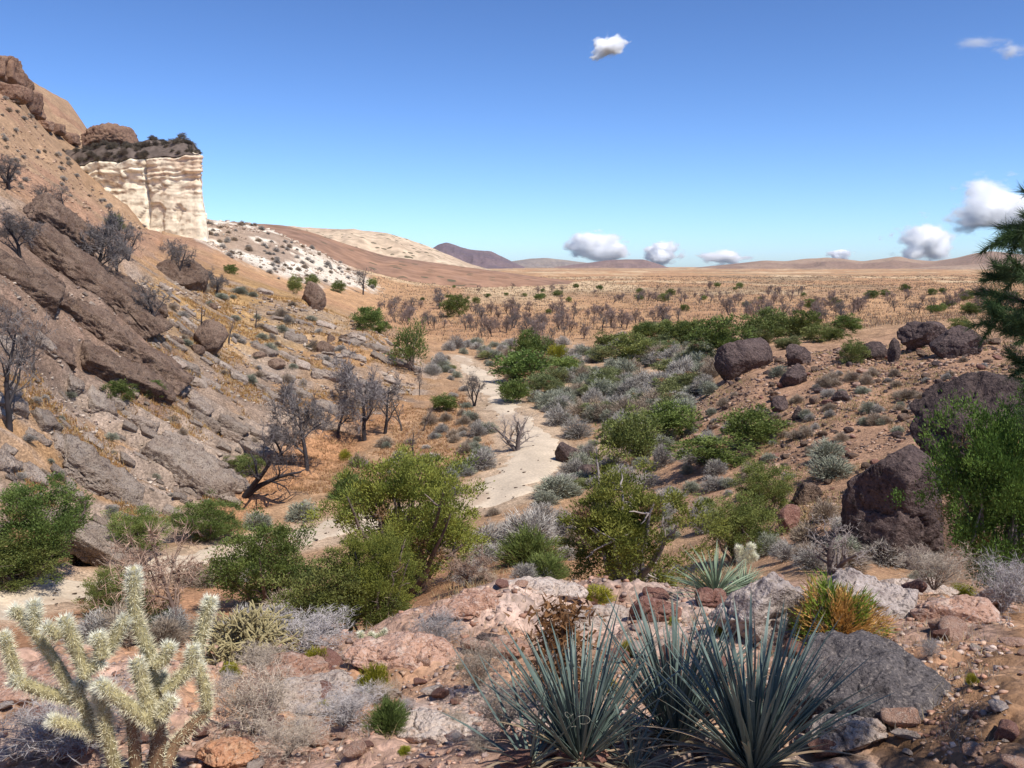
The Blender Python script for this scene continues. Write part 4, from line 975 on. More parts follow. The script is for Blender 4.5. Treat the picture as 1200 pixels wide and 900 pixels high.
def twiggy(seed, c): 
    a, b_ = bare_tree(seed, stems=16, levels=3, kids=(6, 5, 4), twigs=7, trunk_r=0.008, spread=0.75, first=0.1, c_tr=tuple(0.7 * x for x in c), c_tw=c, tl=0.09, tw=0.004)
    a.V += b_.V; a.T += [t + a.n for t in b_.T]; a.C += b_.C; return a.mesh('dry_shrub', M_TWIG)
greys['neargrey'] = [twiggy(200 + i, (0.42, 0.38, 0.36)) for i in range(3)]
greys['neartan'] = [twiggy(210 + i, (0.44, 0.36, 0.28)) for i in range(3)]
def bush(kind, px, py, w, h, label=None, name=None, group=None, seed=0, cat='shrub', rmin=2.0, rmax=2500, sets=None):
    p, d = hit(px, py, rmin, rmax); k = d / F_PX; ms = (green if kind in green else greys)[kind]
    g = random.Random(int(px * 131 + py * 7 + seed)); o = link(name or ms[0].name.split('.')[0], g.choice(ms), loc=p + np.array([0, w * k * 0.3, -0.02 * h * k]), rot=(0, 0, g.uniform(0, 6.28)), scale=(w * k, w * k, h * k))
    return tag(o, label, cat, group)
# single green bushes and small trees of the valley
for kd, x, y, w, h, lb in [
  ('bright', 792, 516, 68, 42, 'wide green bush on bare orange ground, the roundest of three'), ('bright', 886, 526, 74, 44, 'green bush with a domed top beside dry yellow grass'), ('dark', 842, 552, 88, 34, 'low sprawling deep green bush between two domed ones'),
  ('mid', 738, 550, 66, 68, 'grey green open bush behind the yellow green juniper'), ('bright', 602, 474, 44, 32, 'bright green bush touching the upper wash'), ('bright', 612, 450, 66, 44, 'biggest bright green tree on the bank of the upper wash'),
  ('bright', 622, 425, 40, 38, 'bright green bush behind the biggest tree by the wash'), ('lime', 654, 426, 36, 28, 'round yellow green bush beside the bright green trees'), ('bright', 660, 440, 44, 24, 'low bright green bush under the round yellow green one'),
  ('mid', 742, 428, 52, 36, 'rounded olive bush in the middle of the valley thicket'), ('dark', 851, 422, 64, 50, 'dark green tree right behind the big brown boulder'), ('mid', 716, 412, 40, 22, 'low olive bush at the back of the valley thicket'),
  ('dark', 758, 402, 36, 24, 'dark round bush at the edge of the burnt plain'), ('dark', 808, 408, 44, 32, 'dark green bush left of the tree behind the boulder'), ('mid', 782, 400, 36, 24, 'olive bush between two dark round bushes'),
  ('mid', 905, 402, 60, 38, 'wide mid green bush right of the big brown boulder'), ('dark', 945, 398, 34, 34, 'dark upright bush right of the wide green thicket'), ('mid', 965, 402, 40, 20, 'low green bush in front of the burnt plain'),
  ('dark', 428, 388, 40, 28, 'dark green bush on the edge of the spur'), ('dark', 445, 392, 22, 16, 'small dark bush next to the one on the spur edge'), ('mid', 1002, 428, 30, 28, 'young conical juniper by the low dark boulder'),
  ('dark', 997, 392, 34, 22, 'dark green bush alone before the burnt plain'), ('mid', 1128, 390, 24, 16, 'green bush behind the wide hollow boulder'), ('bright', 520, 483, 32, 22, 'green bush on the orange bank beside the wash'),
  ('broom', 621, 668, 78, 56, 'feathery dark green broom in front of the grey shrubs'), ('broom', 640, 682, 60, 34, 'low green broom below the feathery one'), ('lime', 711, 558, 22, 16, 'tiny yellow green tuft left of the grey domed shrub'),
  ('dark', 532, 372, 30, 28, 'green tree at the start of the burnt plain'), ('mid', 345, 345, 16, 22, 'small green tree on the spur skyline'), ('mid', 365, 340, 16, 18, 'small green bush behind the rounded brown boulder'), ('mid', 396, 343, 16, 14, 'small green bush at the foot of the white chute'), ('mid', 436, 338, 14, 12, 'green bush where the white chute ends'),
  ('dark', 270, 322, 14, 12, 'small dark bush below the white scree'), ('dark', 135, 470, 36, 24, 'green bush under the split end of the thick slab'), ('dark', 172, 468, 30, 20, 'second green bush under the thick slab, beside pale grass'),
  ('mid', 272, 548, 34, 14, 'small green bush at the corner of the largest grey slab'), ('mid', 290, 562, 34, 24, 'dark olive bush behind the leaning charred tree'), ('broom', 408, 590, 60, 40, 'blue green bush on the bank left of the large juniper'), ('lime', 404, 540, 20, 16, 'yellow green tuft under the bare trees'),
  ('broom', 132, 268, 24, 22, 'dark green tree among the bare trees under the cliff'), ('lime', 265, 797, 30, 18, 'small lime green cushion beside the staghorn cholla'), ('lime', 369, 790, 40, 30, 'yellow green dome bush with brown base'), ('lime', 436, 818, 48, 40, 'lime green bush at the foot of the thin cholla'), ('broom', 452, 862, 50, 46, 'scraggly green bush below the lime green one'),
  ('lime', 1132, 702, 36, 14, 'low yellow green cushion under the tall juniper'), ('lime', 1042, 706, 24, 18, 'small green tuft beside the orange and green bush'), ('lime', 700, 708, 50, 18, 'yellowish grassy cushion on the shelf under the juniper')]:
    bush(kd, x, y, w, h, lb, seed=1, rmin=3.0 if y > 680 else 12)
pine_like = mesh2('pine', leafy(6, 26, 110, 0.07, 0.022, rc=0.16, low=0.3, limb=10, gap=-0.9, **DKG), M_BARK, M_LEAF)
p, d = hit(484, 436, 60); two_part('pine_tree', pine_like, 'dark green pine with open clumps on the end of the spur', 'tree', p, 46 * d / F_PX, 56 * d / F_PX, 0.3)
# larger grey shrubs seen one by one
for kd, x, y, w, h, lb in [
  ('grey', 565, 552, 46, 32, 'dome shaped grey shrub left of the sandy bend'), ('broom', 540, 555, 30, 18, 'low blue green bush touching a grey dome shrub'), ('grey', 655, 500, 38, 28, 'grey shrub on the right bank of the wash'), ('grey', 678, 515, 46, 28, 'wide grey shrub across the wash from a pale snag'),
  ('grey', 690, 540, 26, 26, 'grey shrub behind the boulder on the sand'), ('sage', 652, 585, 62, 32, 'grey green shrub overhanging the sandy bend'), ('grey', 665, 575, 30, 22, 'dark grey shrub below the wash boulder'), ('grey', 620, 645, 84, 56, 'large pale grey shrub in front of the sandy bend'), ('grey', 570, 650, 60, 40, 'grey twiggy shrub between the large juniper and the sand'), ('grey', 660, 640, 60, 46, 'grey shrub joined to the large pale one'),
  ('grey', 722, 575, 44, 26, 'silvery dome shrub behind the yellow green juniper'), ('grey', 778, 548, 36, 34, 'tall grey shrub beside the grey green open bush'), ('grey', 829, 525, 26, 24, 'small round grey shrub between green bushes'), ('sage', 975, 540, 48, 26, 'blue green shrub on the boulder slope'), ('sage', 980, 562, 60, 28, 'wide blue grey shrub below the other blue green one'), ('sage', 913, 442, 26, 16, 'pale sage bush resting against the dark boulder'),
  ('grey', 830, 625, 40, 28, 'grey shrub at the side of the sparse green bush'), ('sage', 905, 650, 40, 26, 'pale green shrub right of the sparse green bush'), ('sage', 1092, 500, 30, 18, 'grey green shrub on top of the giant dark boulder'), ('grey', 103, 652, 42, 38, 'dark grey shrub at the foot of the low grey slab'), ('sage', 300, 622, 40, 24, 'pale green shrub on the sand of the wash bank'), ('sage', 350, 612, 44, 28, 'light green shrub above the pale sand patch'),
  ('grey', 510, 768, 62, 42, 'grey twiggy dome on the pink rock bank'), ('grey', 350, 775, 100, 40, 'grey twiggy shrub behind the yellow green dome bush'), ('grey', 395, 868, 90, 40, 'dark grey shrub on the pale rock hump'), ('grey', 45, 905, 150, 56, 'grey green sagebrush at the foot of the tall cholla'), ('tan', 285, 880, 110, 76, 'tangle of dry grey twigs beside the tall cholla'), ('tan', 330, 900, 90, 40, 'dry twigs spread by the smooth orange rock'),
  ('tan', 560, 820, 70, 60, 'dry leafless twigs left of the yucca clump'), ('tan', 590, 870, 90, 50, 'flattened dry twigs at the foot of the first yucca'), ('tan', 1110, 700, 80, 46, 'dry tan bush under the tall juniper'), ('grey', 1190, 725, 70, 60, 'grey bush at the foot of the tall juniper'), ('grey', 1040, 665, 60, 34, 'grey bush beside the giant boulder foot'), ('tan', 300, 790, 60, 22, 'orange dry grass clump by the staghorn cholla'), ('tan', 1000, 668, 56, 22, 'tan cushion behind the layered outcrop')]:
    if y > 690: kd = {'grey': 'neargrey', 'tan': 'neartan'}.get(kd, kd)
    bush(kd, x, y, w * (1.25 if kd.startswith('near') else 1), h * (1.25 if kd.startswith('near') else 1), lb, seed=2, rmin=3.0 if y > 690 else 10)
for x, y, p, d, g in scatter([(250, 800), (420, 770), (560, 720), (700, 700), (1000, 760), (1150, 760), (1200, 870), (960, 890), (560, 890), (260, 890)], 34, 36, 3.2, 12):
    k = g.choice(['neargrey', 'neartan', 'lime']); w = g.uniform(18, 44) * (0.6 if k == 'lime' else 1); bush(k, x, y, w, w * g.uniform(0.6, 0.9), {'neargrey': 'small bare grey twig bush ', 'neartan': 'small bare tan twig bush ', 'lime': 'little yellow green cushion plant '}[k] + near(p), group={'neargrey': 'grey', 'neartan': 'tan', 'lime': 'green'}[k] + ' small plants among the foreground stones', rmin=3.0)
VALL = [(600, 410), (700, 398), (830, 410), (850, 450), (820, 480), (800, 500), (740, 520), (690, 500), (640, 490), (640, 470), (590, 420)]
for x, y, p, d, g in scatter(VALL, 210, 21, 35, 120):
    if wash_dist(p[0], p[1]) < 0.8: continue
    k = g.choice(['grey', 'grey', 'sage', 'sage', 'olive', 'tan']); w = g.uniform(18, 40) * (d / 70) ** -0.6; 
    bush(k, x, y, w, w * g.uniform(0.5, 0.75), {'grey': 'grey twiggy shrub ', 'sage': 'grey green sage shrub ', 'tan': 'dry tan shrub ', 'olive': 'pale olive shrub '}[k] + near(p), group=k + ' shrubs on the valley floor')
for poly, n, sd, kinds, wr in [
  ([(520, 405), (640, 400), (600, 425), (540, 440), (500, 440)], 26, 22, ['grey', 'grey', 'sage'], (14, 26)), ([(400, 560), (480, 500), (560, 480), (590, 510), (560, 560), (480, 560)], 34, 23, ['grey', 'tan', 'sage', 'tan'], (12, 26)),
  ([(770, 500), (900, 450), (1100, 420), (1200, 420), (1080, 500), (960, 540), (880, 600), (820, 580)], 100, 24, ['grey', 'sage', 'tan', 'tan'], (10, 24)), ([(670, 560), (800, 510), (850, 560), (830, 640), (690, 640)], 34, 25, ['grey', 'grey', 'sage', 'sage'], (20, 42)),
  ([(10, 600), (10, 450), (120, 460), (300, 520), (280, 590), (120, 630)], 40, 26, ['sage', 'tan', 'grey'], (9, 20)), ([(160, 320), (330, 350), (420, 400), (340, 480), (220, 420)], 50, 27, ['grey', 'tan', 'sage'], (9, 22)), ([(560, 640), (640, 600), (700, 640), (640, 690), (540, 690)], 14, 28, ['grey', 'grey', 'tan'], (30, 56)),
  ([(20, 790), (140, 745), (330, 725), (420, 765), (200, 790)], 14, 29, ['grey', 'tan'], (40, 70)), ([(880, 640), (1000, 600), (1120, 660), (1100, 690), (950, 680)], 14, 30, ['tan', 'grey', 'sage'], (26, 50)), ([(240, 640), (380, 590), (420, 620), (300, 690), (200, 690)], 14, 32, ['tan', 'sage', 'grey'], (26, 50))]:
    for x, y, p, d, g in scatter(poly, n, sd, 8, 130):
        if wash_dist(p[0], p[1]) < 0.5: continue
        k = g.choice(kinds); w = g.uniform(*wr)
        bush(k, x, y, w, w * g.uniform(0.45, 0.75), {'grey': 'small grey twiggy shrub ', 'sage': 'small grey green shrub ', 'tan': 'small dry tan shrub '}[k] + near(p), group='small %s shrubs' % k, rmin=8)
ge = random.Random(61)
for i in range(64):
    t_ = ge.randrange(210, 415); sd = ge.choice((-1, 1)); dd = wline[min(t_ + 1, 419)] - wline[t_ - 1]; dd /= np.linalg.norm(dd[:2]); off = whalf[t_] * 1.05 + ge.uniform(0.4, 1.6)
    q = wline[t_] + np.array([-dd[1], dd[0], 0]) * sd * off; w = ge.uniform(0.7, 1.7); k = ge.choice(['grey', 'grey', 'sage', 'sage', 'tan', 'olive'])
    if wash_dist(np.array([q[0]]), np.array([q[1]]))[0] < 0.35: continue
    me = ge.choice((green if k in green else greys)[k]); o = link(me.name.split('.')[0], me, loc=(q[0], q[1], float(H(q[0], q[1])) - 0.03), rot=(0, 0, ge.uniform(0, 6)), scale=(w, w, w * ge.uniform(0.5, 0.75)))
    tag(o, {'grey': 'grey twiggy shrub', 'sage': 'grey green sage shrub', 'tan': 'dry tan shrub', 'olive': 'pale olive shrub'}[k] + ' at the very edge of the sandy wash', 'shrub', k + ' shrubs lining the wash')
greenthick = [(660, 400), (800, 385), (880, 378), (960, 385), (1000, 398), (900, 408), (800, 420), (700, 425)]
for x, y, p, d, g in scatter(greenthick, 26, 33, 50, 140):
    k = g.choice(['dark', 'mid', 'olive', 'olive', 'olive']); w = g.uniform(13, 30); bush(k, x, y + 4, w, w * g.uniform(0.55, 0.8), {'dark': 'dark green bush in the valley thicket ', 'mid': 'mid green bush in the valley thicket ', 'olive': 'pale olive bush in the valley thicket '}[k] + near(p), group=k + ' bushes of the valley thicket')

# bare and charred trees
BT = [mesh2('bare_tree', bare_tree(100 + i, stems=1 + (i % 3 == 2), trunk_r=0.028, spread=0.8 + 0.1 * (i % 2), twigs=11, tl=0.07, tw=0.005, c_tw=(0.16, 0.14, 0.13), kids=(6, 5, 4, 4), first=0.18), M_BARK, M_TWIG) for i in range(5)]
BD = [mesh2('bare_tree', bare_tree(120 + i, levels=4, kids=(8, 6, 5, 4), twigs=13, c_tw=(0.21, 0.185, 0.175), tl=0.085, tw=0.006, first=0.15), M_BARK, M_TWIG) for i in range(2)]
BB = [mesh2('bare_tree', bare_tree(130 + i, kids=(5, 4, 3, 3), twigs=5, c_tr=(0.09, 0.07, 0.06), c_tw=(0.30, 0.22, 0.17)), M_BARK, M_TWIG) for i in range(2)]
BF = [mesh2('bare_tree', bare_tree(160 + i, stems=2 + i % 2, kids=(5, 5, 4, 3), levels=4, twigs=6, trunk_r=0.022, c_tr=(0.075, 0.055, 0.05), c_tw=(0.24, 0.18, 0.155), tl=0.09, tw=0.010, first=0.2), M_BARK, M_TWIG) for i in range(3)]
def tree(parts, px, py, w, h, label, rz=0.0, rmin=20, rmax=1500, group=None, rot=None, name='burnt_tree'):
    p, d = hit(px, py, rmin, rmax); k = d / F_PX
    return two_part(name, parts, label, 'tree', p, w * k, h * k, rz, group, rot=rot)
for parts, x, y, w, h, lb, rz in [
  (BT[0], 10, 502, 120, 165, 'tall charred trunk with short side branches before the outcrop', 0.4), (BT[1], 183, 392, 80, 84, 'black tree with a hooked branch at the end of the long slab', 1.0), (BT[3], 212, 332, 50, 60, 'slim charred tree above the straw slope', 2.0), (BD[0], 112, 326, 84, 90, 'dense grey bare tree behind the blunt outcrop block', 0.2), (BD[1], 138, 322, 64, 64, 'smaller dense bare tree leaning over the brown shelf', 0.9),
  (BT[4], 50, 252, 50, 42, 'bare tree on the tan talus below the cliff', 0.3), (BT[0], 76, 250, 44, 38, 'bare twisted tree beside another on the tan talus', 2.2), (BT[2], 10, 222, 60, 44, 'bare tree high on the talus before a white patch', 1.1), (BB[0], 236, 408, 60, 74, 'pale brown leafless tree over the cracked boulder', 0.5), (BB[1], 268, 402, 40, 40, 'small pale leafless tree on the orange straw', 1.2),
  (BD[0], 360, 552, 104, 128, 'grey bare tree with a black trunk, fullest on the hillside foot', 2.6), (BD[1], 428, 516, 96, 128, 'wide bare tree with arching grey branches', 0.4), (BT[1], 452, 508, 80, 96, 'dark bare tree overlapping the wide arching one', 3.0), (BT[3], 492, 464, 18, 46, 'slender black snag on the spur end', 0.2), (BT[2], 556, 476, 44, 50, 'black many stemmed bare tree beside the wash', 1.2), (BB[1], 497, 505, 36, 40, 'thin pale dead tree on the orange bank', 0.1), (BB[0], 484, 536, 50, 50, 'pale dead sapling pair above the large juniper', 2.0),
  (BD[1], 22, 300, 70, 60, 'grey bare tree rising behind the broad outcrop block', 2.1), (BT[2], 150, 305, 50, 50, 'bare tree between the dense ones and the brown ledge rock', 0.7), (BD[0], 198, 318, 44, 44, 'small grey bare tree below the foot of the cliff', 1.4), (BB[0], 40, 440, 60, 60, 'pale dry tree in front of the lower brown block', 1.0), (BD[1], 330, 545, 70, 70, 'grey bare bush between the leaning tree and the fullest bare tree', 1.9), (BD[0], 395, 512, 70, 80, 'grey bare tree between the two largest bare trees', 0.9), (BB[1], 470, 505, 50, 60, 'pale grey bare tree next to the dark overlapping one', 2.9), (BD[1], 255, 345, 40, 36, 'small bare tree on the yellow straw slope', 0.2), (BB[0], 300, 385, 36, 34, 'thin bare sapling above the row of brown boulders', 0.2),
  (BT[4], 425, 345, 36, 40, 'bare tree at the edge of the burnt plain by the white chute', 0.6), (BT[2], 515, 362, 26, 26, 'charred tree standing nearest the spur on the burnt plain', 0.6)]:
    tree(parts, x, y, w, h, lb, rz)
lean = mesh2('leaning_tree', bare_tree(141, lean=(0.55, 0), kids=(6, 4, 3, 3), twigs=3, trunk_r=0.035, c_tw=(0.10, 0.085, 0.085), stems=2, first=0.35), M_BARK, M_TWIG)
tree(lean, 288, 580, 120, 104, 'leaning charred tree with black forked branches by the largest slab')
snag = mesh2('snag', bare_tree(143, lean=(-0.5, 0), stems=3, kids=(5, 4, 3, 3), twigs=4, trunk_r=0.04, c_tr=(0.16, 0.13, 0.12), c_tw=(0.38, 0.33, 0.30), first=0.15), M_BARK, M_TWIG)
tree(snag, 606, 528, 76, 58, 'pale twisted dead snag on the left edge of the wash', name='dead_snag')
tree(snag, 975, 672, 110, 74, 'grey gnarled leafless bush at the foot of the giant boulder', 2.0, 9, name='dead_bush')
brown = mesh2('dead_juniper', bare_tree(151, kids=(9, 5, 5, 4), twigs=12, trunk_r=0.022, droop=0.12, c_tr=(0.12, 0.085, 0.07), c_tw=(0.36, 0.25, 0.185), tl=0.07, tw=0.005), M_BARK, M_TWIG)
tree(brown, 215, 748, 150, 170, 'dead brown tree with drooping dry twigs behind the tall cholla', 0.4, 11, name='dead_tree')
tree(brown, 545, 690, 90, 70, 'dry brown branches beside the large juniper', 2.0, 11, name='dead_bush')
PLAIN = [(440, 350), (560, 338), (1190, 340), (1190, 378), (1000, 384), (840, 372), (760, 392), (640, 402), (560, 396), (500, 388), (450, 378)]
for i, (x, y, p, d, g) in enumerate(scatter(PLAIN, 330, 41, 105, 420)):
    if float(vnoise(np.array([[p[0] * 0.035, p[1] * 0.018, 0.5]]), 9)[0]) < -0.32: continue
    h = g.uniform(1.6, 3.4); me = g.choice(BT[:3] + BF + BF)
    root = two_part('burnt_tree', me, ('tall ' if h > 2.6 else 'short ') + ('black burnt tree' if me in BT else 'pale brown leafless tree') + ' scattered on the far orange plain', 'tree', p, h * g.uniform(0.8, 1.15), h, g.uniform(0, 6.28), 'burnt trees on the far plain' if me in BT else 'pale dead trees on the far plain')
for x, y, p, d, g in scatter([(480, 335), (1190, 328), (1190, 372), (900, 362), (560, 372), (480, 355)], 46, 42, 110, 700):
    k = g.choice(['dark', 'mid']); w = g.uniform(1.2, 2.9); o = link('green_bush', g.choice(green[k]), loc=p, rot=(0, 0, g.uniform(0, 6)), scale=(w, w, w * 0.7)); tag(o, k.replace('mid', 'olive').replace('dark', 'dark green') + ' bush dotted on the far orange plain', 'bush', k + ' bushes on the far plain')
# charred scrub on the cliff cap
cx_, cy_, Xs_, Ys_, capx, capy, capz = CAP
gcap = random.Random(77)
capmesh = [leafy(95 + i, 70, 40, 0.07, 0.035, c0=(0.06, 0.052, 0.048), c1=(0.20, 0.165, 0.125), rc=0.13, limb=4, dead=0)[1].mesh('cliff_scrub', M_LEAF) for i in range(3)]
for i in range(300):
    a = gcap.randrange(capx.shape[1]); t = int(gcap.random() ** 1.4 * 26)
    w = gcap.uniform(0.9, 2.0); x, y, z = capx[t, a], capy[t, a], capz[t, a]
    if np.hypot(x, y) > 226: continue
    k = gcap.choice(['dark', 'grey']); o = link('cliff_scrub', gcap.choice(capmesh), loc=(x, y, z - 0.2), rot=(0, 0, gcap.uniform(0, 6)), scale=(w, w, w * 0.7))
    tag(o, 'dark scrub bush on the dark cap of the pale cliff', 'bush', 'scrub bushes on the cliff cap')

for x, y, p, d, g in scatter([(0, 95), (40, 140), (60, 170), (110, 215), (180, 275), (100, 290), (60, 240), (0, 215)], 70, 43, 60, 260):
    k = g.choice(['tan', 'grey', 'grey']); w = g.uniform(4, 10); bush(k, x, y, w, w * 0.6, {'grey': 'tiny grey shrub on the steep tan talus', 'tan': 'tiny dry shrub on the steep tan talus'}[k], group='tiny %s shrubs on the talus' % k, rmin=55)
for x, y, p, d, g in scatter([(235, 262), (300, 262), (420, 315), (440, 340), (340, 335), (260, 300)], 90, 44, 120, 330):
    k = g.choice(['tan', 'grey', 'grey']); w = g.uniform(5, 11); bush(k, x, y, w, w * 0.6, {'grey': 'tiny grey shrub among the white scree blocks', 'tan': 'tiny dry shrub among the white scree blocks'}[k], group='tiny %s shrubs on the white scree' % k, rmin=110)
# straw, dry grass and far scrub
def tufts(name, poly, count, seed, rmin, rmax, hgt, cols, label, blades_per=5, width=0.012, spread=0.35, thresh=-0.1):
    g = rng_of(seed); xs = [p[0] for p in poly]; got = []; need = count; guard = 0
    while need > 0 and guard < 12:
        guard += 1; m = need * 5 + 3000
        az = np.arctan((g.uniform(min(xs), max(xs), m) - 600) / F_PX); r = np.exp(g.uniform(math.log(rmin), math.log(rmax), m))
        x, y = r * np.sin(az), r * np.cos(az); z = H(x, y); px, py = project(x, y, z)
        ok = (poly_mask(px, py, poly, 1.0) > 0.5) & (wash_dist(x, y) > 0.6) & (fbm(xy(x * 0.35, y * 0.35), 3, seed) > thresh)
        got.append(np.stack([x, y, z], -1)[ok][:need]); need -= len(got[-1])
    P = np.repeat(np.concatenate(got), blades_per, 0); n = len(P)
    dist = np.linalg.norm(P - np.array([0, 0, CAM_Z]), axis=1)
    hh = hgt * g.uniform(0.5, 1.3, n) if hgt > 0 else -hgt * dist / F_PX * g.uniform(0.5, 1.3, n)
    P = P + g.normal(size=(n, 3)) * np.array([1, 1, 0]) * (hh * spread)[:, None]; P[:, 2] -= 0.02
    D = unit(np.array([0, 0, 1.0]) + g.normal(size=(n, 3)) * 0.5)
    C = np.array(cols)[g.integers(0, len(cols), n)] * g.uniform(0.75, 1.25, (n, 1))
    B = Build(); blades(B, P, D, hh, np.maximum(width, dist / F_PX * 0.9), C, g)
    return tag(link(name, B.mesh(name, M_STRAW)), label, 'grass', None, 'stuff')
STRAW = [(0.45, 0.28, 0.105), (0.40, 0.215, 0.075), (0.50, 0.35, 0.16), (0.36, 0.19, 0.08)]
tufts('dry_grass', [(0, 640), (0, 440), (110, 430), (240, 330), (340, 345), (440, 385), (500, 432), (470, 480), (380, 510), (300, 530), (270, 590), (110, 640)], 11000, 51, 27, 125, 0.22, STRAW, 'dry orange straw over the tilted hillside', thresh=0.10)
tufts('dry_grass', [(250, 620), (290, 540), (380, 510), (500, 470), (600, 430), (600, 470), (560, 560), (420, 600), (360, 640)], 6000, 52, 30, 100, 0.18, [(0.42, 0.24, 0.12), (0.48, 0.31, 0.15), (0.36, 0.20, 0.11)], 'dry orange grass on the low bank of the wash')
tufts('dry_grass', TERR, 3500, 53, 14, 75, 0.14, [(0.45, 0.33, 0.17), (0.38, 0.25, 0.13), (0.30, 0.28, 0.12)], 'sparse dry grass over the boulder terrace')
tufts('dry_grass', [(440, 325), (1200, 322), (1200, 395), (1000, 400), (820, 395), (600, 405), (440, 395)], 11500, 54, 100, 700, 0.5, [(0.45, 0.31, 0.17), (0.40, 0.255, 0.145), (0.29, 0.215, 0.15), (0.20, 0.165, 0.11), (0.26, 0.19, 0.145)], 'dry grass and low scrub over the far orange plain', 5, 0.03, 1.2, -0.15)
tufts('dry_grass', [(200, 790), (330, 765), (520, 700), (700, 680), (1100, 680), (1200, 700), (1200, 880), (0, 900), (0, 820)], 1500, 55, 3.0, 12, 0.07, [(0.50, 0.38, 0.22), (0.42, 0.29, 0.15), (0.40, 0.36, 0.30)], 'short dry grass between the foreground stones', 7, 0.003, 0.6, 0.0)
tufts('dry_grass', [(500, 700), (560, 650), (860, 640), (880, 680), (700, 710)], 1500, 56, 10.5, 30, 0.16, [(0.46, 0.30, 0.15), (0.40, 0.25, 0.13), (0.44, 0.38, 0.22)], 'dry grass on the slope between shelf and wash')

# ------------------------------------------------------------------ yuccas
M_YUC = attr_material('yucca_leaf', var=0.16, rough=0.5, noise_scale=30.0, noise_amt=0.12, spec=0.4, hue_var=0.01)
def yucca_leaf(seed, L, w0, bend, dead=False, sway=0.0):
    g = rng_of(seed); n = 13; t = np.linspace(0, 1, n)
    w = w0 * np.interp(t, [0, 0.08, 0.35, 0.7, 0.92, 1.0], [1.25, 0.9, 1.0, 0.72, 0.25, 0.02])
    x = bend * L * t ** 2.0 + 0.010 * np.sin(t * 5 + seed) * L; z = L * t * (1 - 0.25 * bend * bend * t); y = sway * L * t ** 2
    fold = 0.30 * w
    rows = np.stack([np.stack([x - fold, y - w / 2, z], -1), np.stack([x, y, z], -1), np.stack([x - fold, y + w / 2, z], -1)], 1)
    V = rows.reshape(-1, 3); T = quads_to_tris(tris_of_grid(n, 3))
    back = V + np.array([0.0035, 0, 0]) * np.repeat(np.interp(t, [0, 1], [1, 0.2]), 3)[:, None]
    V2 = np.vstack([V, back]); T2 = np.vstack([T, T[:, ::-1] + len(V)])
    for a in (0, 2):
        e = np.array([[k * 3 + a, (k + 1) * 3 + a, (k + 1) * 3 + a + len(V), k * 3 + a + len(V)] for k in range(n - 1)]); T2 = np.vstack([T2, quads_to_tris(e)])
    base = np.array([0.36, 0.27, 0.17]) if dead else np.array([0.125, 0.168, 0.145])
    c = np.repeat(base[None], n, 0); tip = smooth(0.93, 1.0, t)[:, None]; root = (1 - smooth(0.0, 0.10, t))[:, None]
    c = c * (1 - tip) + np.array([0.22, 0.13, 0.07]) * tip; c = c * (1 - root) + np.array([0.42, 0.40, 0.28]) * root
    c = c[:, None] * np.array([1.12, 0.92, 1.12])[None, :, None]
    C = np.vstack([c.reshape(-1, 3)] * 2)
    return V2, T2, C
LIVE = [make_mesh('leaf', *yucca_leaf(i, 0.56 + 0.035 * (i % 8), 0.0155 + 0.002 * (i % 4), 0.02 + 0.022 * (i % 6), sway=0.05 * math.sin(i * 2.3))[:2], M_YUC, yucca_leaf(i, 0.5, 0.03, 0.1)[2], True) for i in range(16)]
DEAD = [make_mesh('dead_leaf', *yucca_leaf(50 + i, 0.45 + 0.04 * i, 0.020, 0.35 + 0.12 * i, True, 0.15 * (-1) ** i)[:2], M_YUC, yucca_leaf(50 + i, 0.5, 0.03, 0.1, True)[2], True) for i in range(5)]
def fibre_mesh(seed):
    g = rng_of(seed); B = Build()
    for _ in range(1):
        a = np.linspace(0, g.uniform(2.5, 5.5), 12); rr = g.uniform(0.015, 0.035); p = g.normal(size=3) * np.array([0.10, 0.10, 0.09]) + np.array([0, 0, 0.30]); u, v = unit(g.normal(size=3)), unit(g.normal(size=3))
        B.tube(p + rr * (np.cos(a)[:, None] * u + np.sin(a)[:, None] * v), 0.0008, 3, (0.62, 0.58, 0.46), tip=False)
    return B.mesh('fibre', M_STRAW)
def yucca(px, py, size, label, seed, n_live=58, n_dead=16, rmax=8.0, wide=60):
    p, d = hit(px, py, 2.0, rmax); g = random.Random(seed)
    root = link('yucca', None, loc=p, scale=(size, size, size)); tag(root, label, 'yucca', 'foreground yuccas')
    for k in range(n_live):
        f = (k + 0.5) / n_live; th = R(4 + wide * f ** 0.85 + g.uniform(-7, 7)); ph = k * 2.39996 + g.uniform(-0.3, 0.3)
        s = g.uniform(0.85, 1.12) * (1.0 - 0.12 * f)
        o = link('leaf', LIVE[g.randrange(len(LIVE))], root, (0.03 * math.cos(ph) * (0.3 + f), 0.03 * math.sin(ph) * (0.3 + f), 0.02))
        o.rotation_euler = (g.uniform(-0.12, 0.12), th, ph); o.scale = (s, s * g.uniform(0.85, 1.25), s)
    for k in range(n_dead):
        ph = g.uniform(0, 6.283); o = link('dead_leaf', g.choice(DEAD), root, (0.04 * math.cos(ph), 0.04 * math.sin(ph), 0.02)); s = g.uniform(0.7, 1.05)
        o.rotation_euler = (0, R(g.uniform(40, 86)), ph); o.scale = (s, s, s)
    for k in range(9): link('fibre', fibre_mesh(seed * 20 + k), root)
    return p
yucca(680, 893, 0.84, 'blue green yucca with brown dead stalks rising behind it', 1, 112, 36, wide=44)
yucca(792, 872, 0.88, 'middle yucca of the clump with leaves standing most upright', 2, 104, 30, wide=40)
yucca(882, 905, 0.90, 'fullest yucca of the clump with pale curling fibres, next to the dark rock', 3, 134, 32, wide=42)
yucca(742, 905, 0.62, 'small drooping yucca offset low between the larger ones', 4, 16, 26, wide=80)
yucca(620, 900, 0.75, 'sparse side yucca with long thin leaves leaning over dry twigs', 5, 12, 14, wide=75)
